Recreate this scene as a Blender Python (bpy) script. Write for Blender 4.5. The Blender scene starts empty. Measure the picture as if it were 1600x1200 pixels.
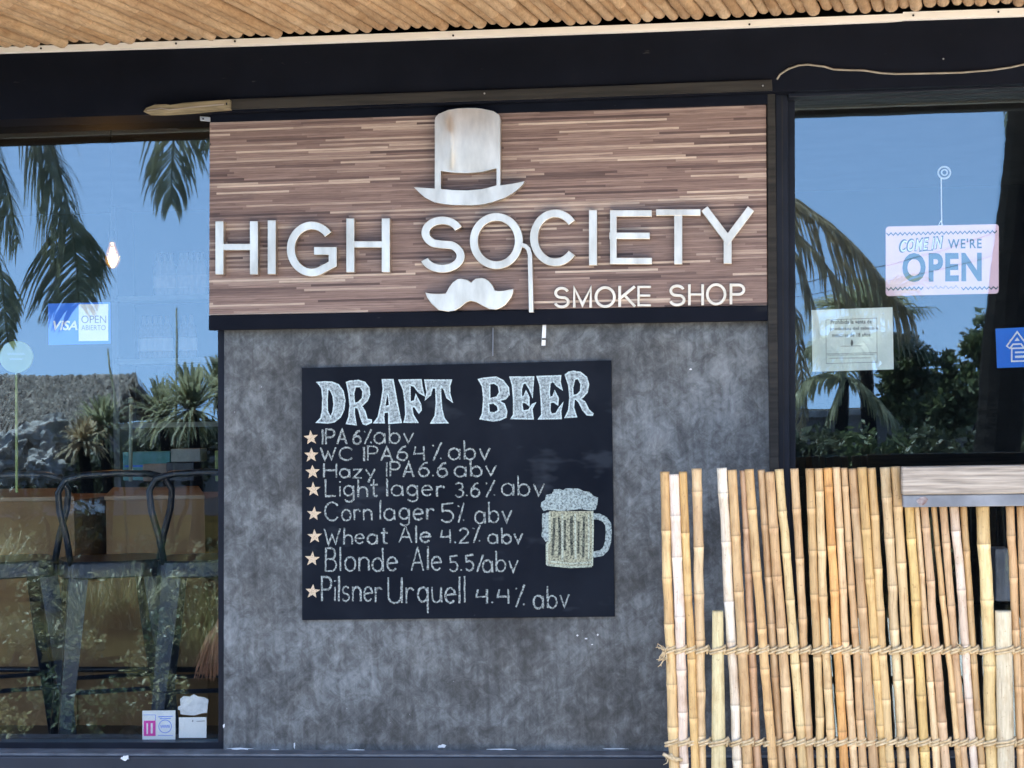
import bpy, bmesh, math, random
from mathutils import Vector, Matrix, noise as mnoise
from mathutils.geometry import tessellate_polygon
R_ = math.radians
SC = bpy.context.scene
COL = SC.collection

# ------------------------------------------------------------------ camera
CAM = Vector((0.684, -6.0, 1.54))
FPX = 2900.0                       # focal length in pixels of the 1600 px wide photograph
YAW, PITCH, ROLL = R_(6.5), R_(0.8), R_(1.05)
Fw = Vector((-math.sin(YAW)*math.cos(PITCH), math.cos(YAW)*math.cos(PITCH), math.sin(PITCH)))
R0 = Vector((math.cos(YAW), math.sin(YAW), 0)); U0 = R0.cross(Fw)
Rt = R0*math.cos(ROLL) - U0*math.sin(ROLL); Up = R0*math.sin(ROLL) + U0*math.cos(ROLL)
cd = bpy.data.cameras.new('camera'); co = bpy.data.objects.new('camera', cd); COL.objects.link(co)
cd.sensor_fit = 'HORIZONTAL'; cd.sensor_width = 36.0; cd.lens = 36.0*FPX/1600.0
cd.clip_start = 0.05; cd.clip_end = 3000
co.matrix_world = Matrix(((Rt.x, Up.x, -Fw.x, CAM.x), (Rt.y, Up.y, -Fw.y, CAM.y), (Rt.z, Up.z, -Fw.z, CAM.z), (0, 0, 0, 1)))
SC.camera = co

# ------------------------------------------------------------------ light
SUN_DIR = Vector((-0.93, -0.12, 0.0)).normalized()*math.cos(R_(62)) + Vector((0, 0, math.sin(R_(62))))
w = bpy.data.worlds.new("World"); SC.world = w; w.use_nodes = True
nt = w.node_tree; bg = nt.nodes['Background']
sky = nt.nodes.new('ShaderNodeTexSky'); sky.sky_type = 'NISHITA'; sky.sun_disc = False
sky.sun_elevation = R_(62); sky.sun_rotation = math.atan2(SUN_DIR.x, SUN_DIR.y)
sky.air_density = 1.0; sky.dust_density = 0.3; sky.ozone_density = 3.0
tc_ = nt.nodes.new('ShaderNodeTexCoord'); lift = nt.nodes.new('ShaderNodeVectorMath'); lift.operation = 'MULTIPLY_ADD'   # clear tropical air: the horizon band keeps the blue of the sky above it
lift.inputs[1].default_value = (1, 1, .8); lift.inputs[2].default_value = (0, 0, .22)
nt.links.new(tc_.outputs['Generated'], lift.inputs[0]); nt.links.new(lift.outputs[0], sky.inputs[0])
hs = nt.nodes.new('ShaderNodeHueSaturation'); hs.inputs['Saturation'].default_value = .82
nt.links.new(sky.outputs[0], hs.inputs['Color']); nt.links.new(hs.outputs[0], bg.inputs[0]); bg.inputs[1].default_value = 0.15
sl = bpy.data.lights.new('sun', 'SUN'); so = bpy.data.objects.new('sun', sl); COL.objects.link(so)
sl.energy = 5.0; sl.angle = R_(0.5); sl.color = (1.0, 0.95, 0.87)
so.rotation_euler = SUN_DIR.to_track_quat('Z', 'Y').to_euler()
SC.view_settings.view_transform = 'Standard'; SC.view_settings.look = 'None'
SC.view_settings.exposure = 2.38; SC.view_settings.gamma = 1.0
try:
    SC.cycles.max_bounces = 10; SC.cycles.transparent_max_bounces = 12
    SC.cycles.caustics_reflective = False; SC.cycles.caustics_refractive = False
except Exception: pass

# ------------------------------------------------------------------ photo -> place
YG = 0.05                          # the glass of the shop front
def ray(px, py): return Fw*FPX + Rt*(px-800) - Up*(py-600)
def P(px, py, y=0.0):
    d = ray(px, py); return CAM + d*((y-CAM.y)/d.y)
def RF(px, py, D):                 # the place whose mirror image in the glass lies at this pixel, D metres before the glass
    p = P(px, py, YG+D); return Vector((p.x, YG-D, p.z))

# ------------------------------------------------------------------ materials
def newmat(name):
    m = bpy.data.materials.new(name); m.use_nodes = True
    return m, m.node_tree.nodes, m.node_tree.links, m.node_tree.nodes['Principled BSDF']
def ramp(N, stops):
    r = N.new('ShaderNodeValToRGB'); e = r.color_ramp.elements
    while len(e) < len(stops): e.new(0.5)
    for k, (p, c) in enumerate(stops): e[k].position = p; e[k].color = (*c, 1)
    return r
def coords(N, L, scale=(1, 1, 1)):
    tc = N.new('ShaderNodeTexCoord'); mp = N.new('ShaderNodeMapping')
    mp.inputs['Scale'].default_value = scale; L.new(tc.outputs['Object'], mp.inputs[0]); return mp
def noise(N, L, vec, scale, detail=6, rough=.55, dist=0):
    n = N.new('ShaderNodeTexNoise'); n.inputs['Scale'].default_value = scale; n.inputs['Detail'].default_value = detail
    n.inputs['Roughness'].default_value = rough; n.inputs['Distortion'].default_value = dist
    L.new(vec.outputs[0], n.inputs['Vector']); return n
def mixc(N, L, a, b, fac, mode='MIX'):
    m = N.new('ShaderNodeMix'); m.data_type = 'RGBA'; m.blend_type = mode
    for s, v in ((m.inputs[6], a), (m.inputs[7], b), (m.inputs[0], fac)):
        if hasattr(v, 'is_output'): L.new(v, s)
        elif isinstance(v, (int, float)): s.default_value = v
        else: s.default_value = (*v, 1)
    return m.outputs[2]
def math_(N, L, op, a, b=None, c=None):
    m = N.new('ShaderNodeMath'); m.operation = op
    for k, v in enumerate((a, b, c)):
        if v is None: continue
        if hasattr(v, 'is_output'): L.new(v, m.inputs[k])
        else: m.inputs[k].default_value = v
    return m.outputs[0]
def nmat(name, c1, c2, scale=8, rough=.6, stretch=(1, 1, 1), metallic=0.0, bump=0.0, lo=.35, hi=.65, detail=6, trans=0.0, spec=None):
    m, N, L, B = newmat(name); v = coords(N, L, stretch); n = noise(N, L, v, scale, detail)
    r = ramp(N, [(lo, c1), (hi, c2)]); L.new(n.outputs[0], r.inputs[0]); L.new(r.outputs[0], B.inputs['Base Color'])
    B.inputs['Roughness'].default_value = rough; B.inputs['Metallic'].default_value = metallic
    if spec is not None: B.inputs['Specular IOR Level'].default_value = spec
    if bump:
        b = N.new('ShaderNodeBump'); b.inputs['Strength'].default_value = bump; b.inputs['Distance'].default_value = .01
        L.new(n.outputs[0], b.inputs['Height']); L.new(b.outputs[0], B.inputs['Normal'])
    if trans:
        t = N.new('ShaderNodeBsdfTranslucent'); L.new(r.outputs[0], t.inputs[0])
        x = N.new('ShaderNodeMixShader'); x.inputs[0].default_value = trans
        L.new(B.outputs[0], x.inputs[1]); L.new(t.outputs[0], x.inputs[2]); L.new(x.outputs[0], N['Material Output'].inputs[0])
    return m
def attr_mat(name, rough=.5, axis='z', wear=1.0):      # colour per cane from its own mesh attribute, with fibre streaks and blotches
    ax = (lambda k: (1, 1, k)) if axis == 'z' else (lambda k: (1, k, 1))
    m, N, L, B = newmat(name); a = N.new('ShaderNodeAttribute'); a.attribute_name = 'tone'
    v = coords(N, L, ax(.06)); n = noise(N, L, v, 260, 3); r = ramp(N, [(.3, (.8, .78, .74)), (.7, (1.08, 1.07, 1.05))]); L.new(n.outputs[0], r.inputs[0])
    v2 = coords(N, L, ax(.5)); n2 = noise(N, L, v2, 34, 5); r2 = ramp(N, [(.33, (.8, .73, .66)), (.52, (1, 1, 1))]); L.new(n2.outputs[0], r2.inputs[0])
    c = mixc(N, L, a.outputs['Color'], r.outputs[0], 1.0, 'MULTIPLY'); c = mixc(N, L, c, r2.outputs[0], .9, 'MULTIPLY')
    n3 = noise(N, L, coords(N, L, ax(.035)), 190, 4, .7); r3 = ramp(N, [(.60, (1, 1, 1)), (.67, (.55, .46, .40))]); L.new(n3.outputs[0], r3.inputs[0]); c = mixc(N, L, c, r3.outputs[0], .75, 'MULTIPLY')
    n4 = noise(N, L, coords(N, L, ax(.8)), 120, 4, .7); r4 = ramp(N, [(.61, (1, 1, 1)), (.70, (.45, .38, .33))]); L.new(n4.outputs[0], r4.inputs[0]); c = mixc(N, L, c, r4.outputs[0], .7, 'MULTIPLY')
    n5 = noise(N, L, coords(N, L, ax(.25)), 14, 4, .6); r5 = ramp(N, [(.35, (.86, .83, .82)), (.65, (1.1, 1.08, 1.06))]); L.new(n5.outputs[0], r5.inputs[0]); c = mixc(N, L, c, r5.outputs[0], 1.0, 'MULTIPLY')
    L.new(c, B.inputs['Base Color']); B.inputs['Roughness'].default_value = rough
    return m
def concrete_mat():
    m, N, L, B = newmat('polished_concrete'); v = coords(N, L)
    wp = noise(N, L, v, 2.6, 4, .6); wv = N.new('ShaderNodeVectorMath'); wv.operation = 'MULTIPLY_ADD'; wv.inputs[1].default_value = (.10, .10, .10)
    L.new(wp.outputs['Color'], wv.inputs[0]); L.new(v.outputs[0], wv.inputs[2])
    n1 = noise(N, L, wv, 5.6, 10, .68, .5); n2 = noise(N, L, coords(N, L, (16, 16, 3.0)), 2.4, 8, .65, .5); n3 = noise(N, L, v, 20, 10, .74, 1.0)
    n4 = noise(N, L, v, 1.7, 5, .55, .4)
    a = math_(N, L, 'MULTIPLY', n1.outputs[0], .31); b = math_(N, L, 'MULTIPLY_ADD', n2.outputs[0], .19, a)
    c = math_(N, L, 'MULTIPLY_ADD', n3.outputs[0], .30, b); d = math_(N, L, 'MULTIPLY_ADD', n4.outputs[0], .24, c)
    r = ramp(N, [(.415, (.020, .0212, .0220)), (.475, (.046, .0492, .0505)), (.525, (.087, .0935, .0960)), (.575, (.148, .161, .166)), (.66, (.265, .288, .294))]); L.new(d, r.inputs[0])
    def trowel(ang, seed):
        tc = N.new('ShaderNodeTexCoord'); mp = N.new('ShaderNodeMapping'); mp.inputs['Rotation'].default_value = (0, ang, 0); mp.inputs['Location'].default_value = (seed, 0, seed); mp.inputs['Scale'].default_value = (1, 1, 1)
        L.new(tc.outputs['Object'], mp.inputs[0]); m2 = N.new('ShaderNodeMapping'); m2.inputs['Scale'].default_value = (3, 1, 26); L.new(mp.outputs[0], m2.inputs[0])
        return noise(N, L, m2, 2.2, 8, .7, .9)
    t1, t2 = trowel(R_(38), 3.0), trowel(R_(-52), 7.0); d = math_(N, L, 'MULTIPLY_ADD', math_(N, L, 'SUBTRACT', t1.outputs[0], .5), .09, d); d = math_(N, L, 'MULTIPLY_ADD', math_(N, L, 'SUBTRACT', t2.outputs[0], .5), .08, d); L.new(d, r.inputs[0])
    warm = noise(N, L, v, 5.0, 5, .6); rw = ramp(N, [(.5, (1, 1, 1)), (.68, (1.01, .975, .94))]); L.new(warm.outputs[0], rw.inputs[0])
    col = mixc(N, L, r.outputs[0], rw.outputs[0], 1.0, 'MULTIPLY')
    sp = noise(N, L, v, 75, 3, .6); sg = noise(N, L, v, 2.3, 3)
    s = math_(N, L, 'MULTIPLY', math_(N, L, 'GREATER_THAN', sp.outputs[0], .735), math_(N, L, 'GREATER_THAN', sg.outputs[0], .5))
    col = mixc(N, L, col, (.5, .52, .54), s)
    L.new(col, B.inputs['Base Color']); B.inputs['Roughness'].default_value = .55
    bp = N.new('ShaderNodeBump'); bp.inputs['Strength'].default_value = .25; bp.inputs['Distance'].default_value = .004
    L.new(n3.outputs[0], bp.inputs['Height']); L.new(bp.outputs[0], B.inputs['Normal'])
    return m
def laminate_mat():                # thin staggered strips of walnut and maple
    m, N, L, B = newmat('strip_laminate'); tc = N.new('ShaderNodeTexCoord'); sx = N.new('ShaderNodeSeparateXYZ'); L.new(tc.outputs['Object'], sx.inputs[0])
    X, Z = sx.outputs[0], sx.outputs[2]
    zz = math_(N, L, 'MULTIPLY', Z, 1/.0074); row = math_(N, L, 'FLOOR', zz)
    wn = N.new('ShaderNodeTexWhiteNoise'); wn.noise_dimensions = '1D'; L.new(row, wn.inputs['W'])
    ln = math_(N, L, 'MULTIPLY_ADD', wn.outputs['Value'], .35, .22)
    off = math_(N, L, 'MULTIPLY', math_(N, L, 'FRACT', math_(N, L, 'MULTIPLY', wn.outputs['Value'], 37.7)), 5.0)
    cell = math_(N, L, 'FLOOR', math_(N, L, 'DIVIDE', math_(N, L, 'ADD', X, off), ln))
    cv = N.new('ShaderNodeCombineXYZ'); L.new(row, cv.inputs[0]); L.new(cell, cv.inputs[1])
    w2 = N.new('ShaderNodeTexWhiteNoise'); w2.noise_dimensions = '3D'; L.new(cv.outputs[0], w2.inputs['Vector'])
    r = ramp(N, [(0, (.105, .066, .055)), (.12, (.18, .118, .096)), (.28, (.245, .164, .134)), (.60, (.295, .203, .166)), (.78, (.36, .262, .213)), (.88, (.50, .385, .305)), (1.0, (.64, .52, .41))])
    L.new(w2.outputs['Value'], r.inputs[0])
    v = coords(N, L, (2.2, 1, 60)); n = noise(N, L, v, 3.2, 7, .7, .6); rg = ramp(N, [(.3, (.62, .57, .56)), (.5, (.96, .96, .96)), (.72, (1.14, 1.13, 1.12))]); L.new(n.outputs[0], rg.inputs[0])
    col = mixc(N, L, r.outputs[0], rg.outputs[0], 1.0, 'MULTIPLY')
    nf = noise(N, L, coords(N, L, (1.2, 1, 90)), 5.5, 6, .75, .9); rf_ = ramp(N, [(.36, (.42, .37, .36)), (.50, (1, 1, 1)), (.66, (1.15, 1.13, 1.1))]); L.new(nf.outputs[0], rf_.inputs[0])
    col = mixc(N, L, col, rf_.outputs[0], .85, 'MULTIPLY')
    fr = math_(N, L, 'FRACT', zz); edge = math_(N, L, 'LESS_THAN', fr, .1)
    col = mixc(N, L, col, (.07, .045, .04), math_(N, L, 'MULTIPLY', edge, .55))
    L.new(col, B.inputs['Base Color']); B.inputs['Roughness'].default_value = .42; B.inputs['Specular IOR Level'].default_value = .35
    return m
def chalk_mat(name, c, board=(.0105, .0138, .0215), lo=.36, hi=.56, scale=300):
    m, N, L, B = newmat(name); v = coords(N, L, (1, 1, 1)); n = noise(N, L, v, scale, 4, .7); r = ramp(N, [(lo, board), (hi, c)]); L.new(n.outputs[0], r.inputs[0])
    L.new(r.outputs[0], B.inputs['Base Color']); B.inputs['Roughness'].default_value = .95; B.inputs['Specular IOR Level'].default_value = .1
    return m
def glass_mat():
    m, N, L, B = newmat('tinted_glass'); N.remove(B)
    g = N.new('ShaderNodeBsdfGlossy'); g.inputs['Roughness'].default_value = 0.0; g.inputs['Color'].default_value = (.52, .80, 1.0, 1)
    t = N.new('ShaderNodeBsdfTransparent'); t.inputs[0].default_value = (.96, .97, .97, 1)
    x = N.new('ShaderNodeMixShader'); x.inputs[0].default_value = .13
    v = coords(N, L); n = noise(N, L, v, 1.3, 3); bp = N.new('ShaderNodeBump'); bp.inputs['Strength'].default_value = .05; bp.inputs['Distance'].default_value = .012
    L.new(n.outputs[0], bp.inputs['Height']); L.new(bp.outputs[0], g.inputs['Normal'])
    L.new(t.outputs[0], x.inputs[1]); L.new(g.outputs[0], x.inputs[2])
    d = N.new('ShaderNodeBsdfDiffuse'); d.inputs[0].default_value = (.7, .7, .68, 1); dn = noise(N, L, coords(N, L, (5, 1, .8)), 2.5, 7, .7, .8); dr = N.new('ShaderNodeMapRange')
    dr.inputs['From Min'].default_value = .35; dr.inputs['From Max'].default_value = .75; dr.inputs['To Min'].default_value = .0; dr.inputs['To Max'].default_value = .0045; L.new(dn.outputs[0], dr.inputs[0])
    y = N.new('ShaderNodeMixShader'); L.new(dr.outputs[0], y.inputs[0]); L.new(x.outputs[0], y.inputs[1]); L.new(d.outputs[0], y.inputs[2]); L.new(y.outputs[0], N['Material Output'].inputs[0]); return m
def clear_mat(name='clear_glass', tint=(.95, .97, .97), refl=.06):
    m, N, L, B = newmat(name); N.remove(B)
    g = N.new('ShaderNodeBsdfGlossy'); g.inputs['Roughness'].default_value = 0.02
    t = N.new('ShaderNodeBsdfTransparent'); t.inputs[0].default_value = (*tint, 1)
    x = N.new('ShaderNodeMixShader'); x.inputs[0].default_value = refl
    L.new(t.outputs[0], x.inputs[1]); L.new(g.outputs[0], x.inputs[2]); L.new(x.outputs[0], N['Material Output'].inputs[0]); return m
def emit_mat(name, c, s):
    m, N, L, B = newmat(name); B.inputs['Emission Color'].default_value = (*c, 1); B.inputs['Emission Strength'].default_value = s; return m

M = {}
M['concrete'] = concrete_mat(); M['laminate'] = laminate_mat(); M['glass'] = glass_mat(); M['clear'] = clear_mat()
M['black'] = nmat('black_paint', (.0042, .0058, .0110), (.0066, .0086, .0155), 5, .6, spec=.08)
def speck(m, thr, c, scale, stretch):
    N, L = m.node_tree.nodes, m.node_tree.links; B = N['Principled BSDF']; src = B.inputs['Base Color'].links[0].from_socket
    n = noise(N, L, coords(N, L, stretch), scale, 4, .65); rp = ramp(N, [(thr, (0, 0, 0)), (thr+.06, (1, 1, 1))]); L.new(n.outputs[0], rp.inputs[0]); L.new(mixc(N, L, src, c, rp.outputs[0]), B.inputs['Base Color'])
speck(M['black'], .70, (.045, .047, .05), 26, (.6, 1, 2.2)); speck(M['black'], .66, (.013, .015, .02), 3.5, (.5, 1, 3))
M['frame'] = nmat('black_aluminium', (.0052, .0070, .0130), (.0095, .012, .020), 9, .42, spec=.2)
M['sill'] = nmat('slate_sill_paint', (.011, .0145, .023), (.018, .0225, .034), 6, .6)
M['silltop'] = nmat('pale_sill_top', (.08, .09, .105), (.15, .165, .19), 14, .7)  # top face of the sill, a paler grey than its front
M['weather'] = nmat('weathered_timber', (.0085, .0085, .008), (.030, .028, .024), 7, .85, (.5, 1, 9), bump=.3)
M['cream'] = nmat('cream_batten', (.88, .84, .77), (.95, .92, .87), 12, .6, (.3, 1, 3))
M['cane'] = attr_mat('fence_bamboo', .45); M['ceilcane'] = attr_mat('ceiling_bamboo', .5, 'y')
M['steel'] = nmat('brushed_steel', (.54, .49, .40), (.84, .78, .66), 18, .40, (1, 1, .35), metallic=1.0, lo=.3, hi=.7)
M['acryl'] = nmat('cream_acrylic', (.66, .64, .55), (.80, .78, .70), 20, .35)
M['board'] = nmat('chalkboard_slate', (.0074, .0098, .0155), (.0150, .0188, .0270), 3.5, .9, spec=.06)
speck(M['board'], .58, (.026, .032, .042), 3.2, (.7, 1, 1.6)); speck(M['board'], .70, (.05, .056, .062), 30, (1, 1, 1))
M['chalk'] = chalk_mat('white_chalk', (.56, .68, .70), lo=.28, hi=.5, scale=200); M['chalkline'] = chalk_mat('thin_white_chalk', (.44, .49, .47), lo=.35, hi=.60, scale=170)
M['chalkfill'] = chalk_mat('rubbed_chalk', (.46, .55, .57), lo=.28, hi=.62, scale=110)
M['chalkstar'] = chalk_mat('peach_chalk', (.66, .525, .37), lo=.28, hi=.48); M['chalkyellow'] = chalk_mat('yellow_chalk', (.47, .48, .34), lo=.32, hi=.58, scale=150)
M['chalkblue'] = chalk_mat('pale_blue_chalk', (.42, .51, .50), lo=.30, hi=.58, scale=140); M['chalksmear'] = chalk_mat('chalk_smear', (.09, .10, .12), lo=.48, hi=.75, scale=90)
M['rope'] = nmat('jute_rope', (.42, .31, .17), (.62, .49, .30), 90, .9)
M['plank'] = nmat('weathered_plank', (.205, .178, .148), (.43, .38, .32), 9, .8, (.7, 1, 16), bump=.3, detail=9)
M['gsteel'] = nmat('grey_steel_tube', (.12, .135, .16), (.20, .22, .25), 10, .45)
M['rust'] = nmat('weld_stain', (.14, .08, .07), (.34, .33, .34), 45, .7)
M['ply'] = nmat('brown_plywood', (.26, .135, .050), (.40, .225, .092), 4, .75, (1, 1, .25), detail=8)
M['counter'] = nmat('counter_wood', (.40, .26, .14), (.52, .35, .20), 5, .5, (.3, 3, 3))
M['navy'] = nmat('navy_metal', (.010, .016, .028), (.020, .032, .050), 9, .32, spec=.6)
M['dark'] = nmat('dark_interior', (.006, .007, .010), (.010, .012, .016), 2, .95, spec=.05)
M['floorint'] = nmat('interior_tile', (.05, .042, .034), (.09, .075, .06), 4, .5)
M['white'] = nmat('white_paper', (.80, .82, .82), (.88, .89, .88), 14, .7)
M['pink'] = nmat('pink_plastic', (.84, .60, .73), (.88, .65, .78), 4, .45)
M['teal'] = nmat('teal_print', (.02, .080, .118), (.032, .100, .142), 20, .5)
M['visa'] = nmat('blue_sticker', (.02, .17, .82), (.03, .20, .88), 6, .4); M['amex'] = nmat('deep_blue_sticker', (.002, .14, .66), (.003, .165, .72), 6, .4)
M['greyink'] = nmat('grey_print', (.20, .22, .24), (.28, .30, .32), 40, .7); M['ink'] = nmat('dark_print', (.05, .06, .07), (.12, .13, .14), 60, .7)
M['mint'] = nmat('mint_paper', (.62, .72, .66), (.80, .88, .84), 7, .7); M['magenta'] = nmat('magenta_print', (.72, .04, .38), (.80, .08, .45), 20, .5)
M['lime'] = nmat('yellow_green_disc', (.20, .27, .07), (.27, .34, .11), 12, .5)
M['tealbox'] = nmat('teal_carton', (.06, .30, .27), (.12, .36, .42), 18, .5); M['greybox'] = nmat('pale_grey_carton', (.30, .33, .30), (.38, .40, .37), 9, .7)
M['beigebox'] = nmat('beige_carton', (.30, .25, .20), (.38, .32, .26), 30, .7)
M['straw'] = nmat('rust_straw', (.22, .085, .04), (.42, .20, .10), 40, .8, (1, 1, .1))
M['splinter'] = nmat('raw_split_wood', (.12, .10, .055), (.34, .28, .17), 16, .85, (.4, 1, 5), bump=.4)
M['cable'] = nmat('beige_cable', (.22, .195, .15), (.34, .31, .25), 30, .5)
M['hole'] = nmat('dark_hole', (.01, .01, .01), (.02, .02, .02), 9, .9)
M['zinc'] = nmat('zinc_plate', (.34, .34, .34), (.50, .50, .49), 30, .45, metallic=.6)
M['chip'] = nmat('white_chipped_plaster', (.62, .64, .65), (.84, .85, .85), 40, .9)
M['backing'] = nmat('tan_backing_mat', (.20, .135, .08), (.30, .21, .13), 9, .8)
M['fascia'] = nmat('roof_panel', (.03, .03, .03), (.05, .05, .05), 4, .8)
M['paving'] = nmat('pale_bounce_paving', (.46, .41, .34), (.60, .54, .46), 1.2, .85); M['soil'] = nmat('garden_soil', (.010, .0085, .003), (.040, .030, .011), 1.5, 1.0, spec=0.0)
M['frondgreen'] = nmat('palm_leaf', (.22, .225, .125), (.46, .45, .28), 6, .5, trans=.5); M['fronddry'] = nmat('dry_palm_leaf', (.32, .245, .14), (.60, .48, .30), 6, .6, trans=.35)
M['leaf'] = nmat('broad_leaf', (.055, .080, .032), (.165, .195, .090), 9, .45, trans=.35); M['leafdark'] = nmat('dark_leaf', (.038, .048, .024), (.10, .112, .060), 7, .5, trans=.3)
M['grass'] = nmat('grass_blade', (.14, .14, .05), (.38, .33, .15), 5, .5, trans=.25); M['bark'] = nmat('palm_bark', (.007, .0068, .0068), (.022, .019, .017), 14, 1.0, (1, 1, 5), bump=.5, spec=0.05)  # bark near black: shade on the mirrored trunk is put into its colour
M['thatch'] = nmat('grey_thatch', (.11, .088, .070), (.33, .28, .235), 10, .9, (3, 3, 1), detail=9); M['stone'] = nmat('pale_boulder', (.24, .22, .20), (.46, .43, .40), 6, .9, bump=.4)
M['bambooyellow'] = nmat('yellow_bamboo', (.36, .30, .10), (.5, .42, .16), 8, .6); M['flower'] = nmat('white_petal', (.80, .79, .76), (.9, .89, .86), 20, .7, trans=.2)
M['wire'] = nmat('power_cable', (.015, .015, .017), (.02, .02, .022), 9, .6); M['rail'] = nmat('pale_green_tube', (.34, .44, .34), (.42, .52, .42), 9, .5)
M['bottleglass'] = nmat('brown_bottle', (.20, .14, .08), (.34, .28, .20), 20, .2); M['bottlepale'] = nmat('pale_bottle', (.5, .54, .56), (.62, .66, .68), 20, .3)
M['bulbglow'] = emit_mat('glowing_filament', (1, .50, .14), 2.0)
M['masonry'] = nmat('garden_wall_render', (.13, .11, .10), (.22, .19, .17), 2.5, .9)

# ------------------------------------------------------------------ mesh helpers
WL = {}
class MB:
    def __init__(s): s.v = []; s.f = []; s.c = []; s.m = []
    def add(s, vs, fs, mi=0, col=None):
        o = len(s.v); s.v += [Vector(v) for v in vs]; s.f += [tuple(i+o for i in f) for f in fs]; s.m += [mi]*len(fs)
        s.c += (col if isinstance(col, list) else [col or (1, 1, 1)]*len(vs)); return s
    def box(s, x0, x1, y0, y1, z0, z1, mi=0):
        vs = [(x, y, z) for x in (x0, x1) for y in (y0, y1) for z in (z0, z1)]
        return s.add(vs, [(0, 1, 3, 2), (4, 6, 7, 5), (0, 4, 5, 1), (2, 3, 7, 6), (0, 2, 6, 4), (1, 5, 7, 3)], mi)
    def poly(s, outer, holes=(), yf=0.0, yb=None, px=True, yfun=None):
        loops = [list(outer)] + [list(h) for h in holes]
        flat = [p for l in loops for p in l]
        tri = tessellate_polygon([[Vector((p[0], p[1], 0)) for p in l] for l in loops])
        fr = [P(p[0], p[1], yf) if px else Vector((p[0], yf, p[1])) for p in flat]
        if yfun: fr = [Vector((v.x, yf+yfun(p), v.z)) for v, p in zip(fr, flat)]
        n = len(fr)
        if yb is None: return s.add(fr, [tuple(t) for t in tri])
        bk = [Vector((v.x, yb, v.z)) for v in fr]
        fs = [tuple(t) for t in tri] + [tuple(i+n for i in reversed(t)) for t in tri]
        o = 0
        for l in loops:
            k = len(l)
            fs += [(o+i, o+(i+1) % k, n+o+(i+1) % k, n+o+i) for i in range(k)]; o += k
        return s.add(fr+bk, fs)
    def ribbon(s, pts, wd, yf, yb=None, closed=False, px=True, rng=None):
        q = [Vector((p[0], p[1])) for p in pts]
        q = [p for i, p in enumerate(q) if i == 0 or (p-q[i-1]).length > 1e-6]
        if closed and (q[0]-q[-1]).length < 1e-4: q.pop()
        n = len(q)
        if n < 2: return s
        Ls, Rs = [], []
        for i in range(n):
            a = q[(i-1) % n] if (closed or i > 0) else q[i]; b = q[(i+1) % n] if (closed or i < n-1) else q[i]
            d1 = (q[i]-a); d2 = (b-q[i])
            d1 = d1.normalized() if d1.length > 0 else d2.normalized(); d2 = d2.normalized() if d2.length > 0 else d1
            n1 = Vector((-d1.y, d1.x)); n2 = Vector((-d2.y, d2.x)); m = n1+n2
            m = m.normalized() if m.length > 1e-5 else n1
            k = 1/max(.45, m.dot(n1)); h = wd/2*(1 if not rng else rng.uniform(.75, 1.2))
            Ls.append(q[i]+m*h*k); Rs.append(q[i]-m*h*k)
        mp = (lambda p, y: P(p.x, p.y, y)) if px else (lambda p, y: Vector((p.x, y, p.y)))
        fr = [mp(p, yf) for p in Ls+Rs]; seg = range(n if closed else n-1)
        fs = [(i, (i+1) % n, n+(i+1) % n, n+i) for i in seg]
        if yb is None: return s.add(fr, fs)
        bk = [Vector((v.x, yb, v.z)) for v in fr]; N2 = 2*n
        fs += [tuple(N2+i for i in reversed(f)) for f in fs[:]]
        for i in seg:
            j = (i+1) % n; fs += [(i, N2+i, N2+j, j), (n+i, n+j, N2+n+j, N2+n+i)]
        if not closed: fs += [(0, n, N2+n, N2), (n-1, N2+n-1, N2+2*n-1, 2*n-1)]
        return s.add(fr+bk, fs)
    def tube(s, pts, rad, n=8, cols=None, cap=True, mi=0):
        pts = [Vector(p) for p in pts]; rad = rad if isinstance(rad, (list, tuple)) else [rad]*len(pts)
        vs, fs, cs = [], [], []
        ref = None
        for i, p in enumerate(pts):
            t = (pts[min(i+1, len(pts)-1)]-pts[max(i-1, 0)]).normalized()
            if ref is None: ref = t.orthogonal().normalized()
            u = (ref-t*ref.dot(t)); u = u.normalized() if u.length > 1e-6 else t.orthogonal().normalized(); ref = u; v = t.cross(u)
            for k in range(n):
                a = 2*math.pi*k/n; vs.append(p+(u*math.cos(a)+v*math.sin(a))*rad[i]); cs.append(cols[i] if cols else (1, 1, 1))
        for i in range(len(pts)-1):
            for k in range(n): fs.append((i*n+k, i*n+(k+1) % n, (i+1)*n+(k+1) % n, (i+1)*n+k))
        if cap: fs += [tuple(reversed(range(n))), tuple((len(pts)-1)*n+k for k in range(n))]
        return s.add(vs, fs, mi, cs)
    def lathe(s, c, prof, n=16, mi=0):
        vs = [Vector((c[0]+r*math.cos(2*math.pi*k/n), c[1]+r*math.sin(2*math.pi*k/n), c[2]+z)) for r, z in prof for k in range(n)]
        fs = [(i*n+k, i*n+(k+1) % n, (i+1)*n+(k+1) % n, (i+1)*n+k) for i in range(len(prof)-1) for k in range(n)]
        fs += [tuple(reversed(range(n))), tuple((len(prof)-1)*n+k for k in range(n))]
        return s.add(vs, fs, mi)
    def strip(s, pts, widths, side):
        vs = []; 
        for p, wd in zip(pts, widths): vs += [p-side*wd/2, p+side*wd/2]
        return s.add(vs, [(2*i, 2*i+1, 2*i+3, 2*i+2) for i in range(len(pts)-1)])
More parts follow.
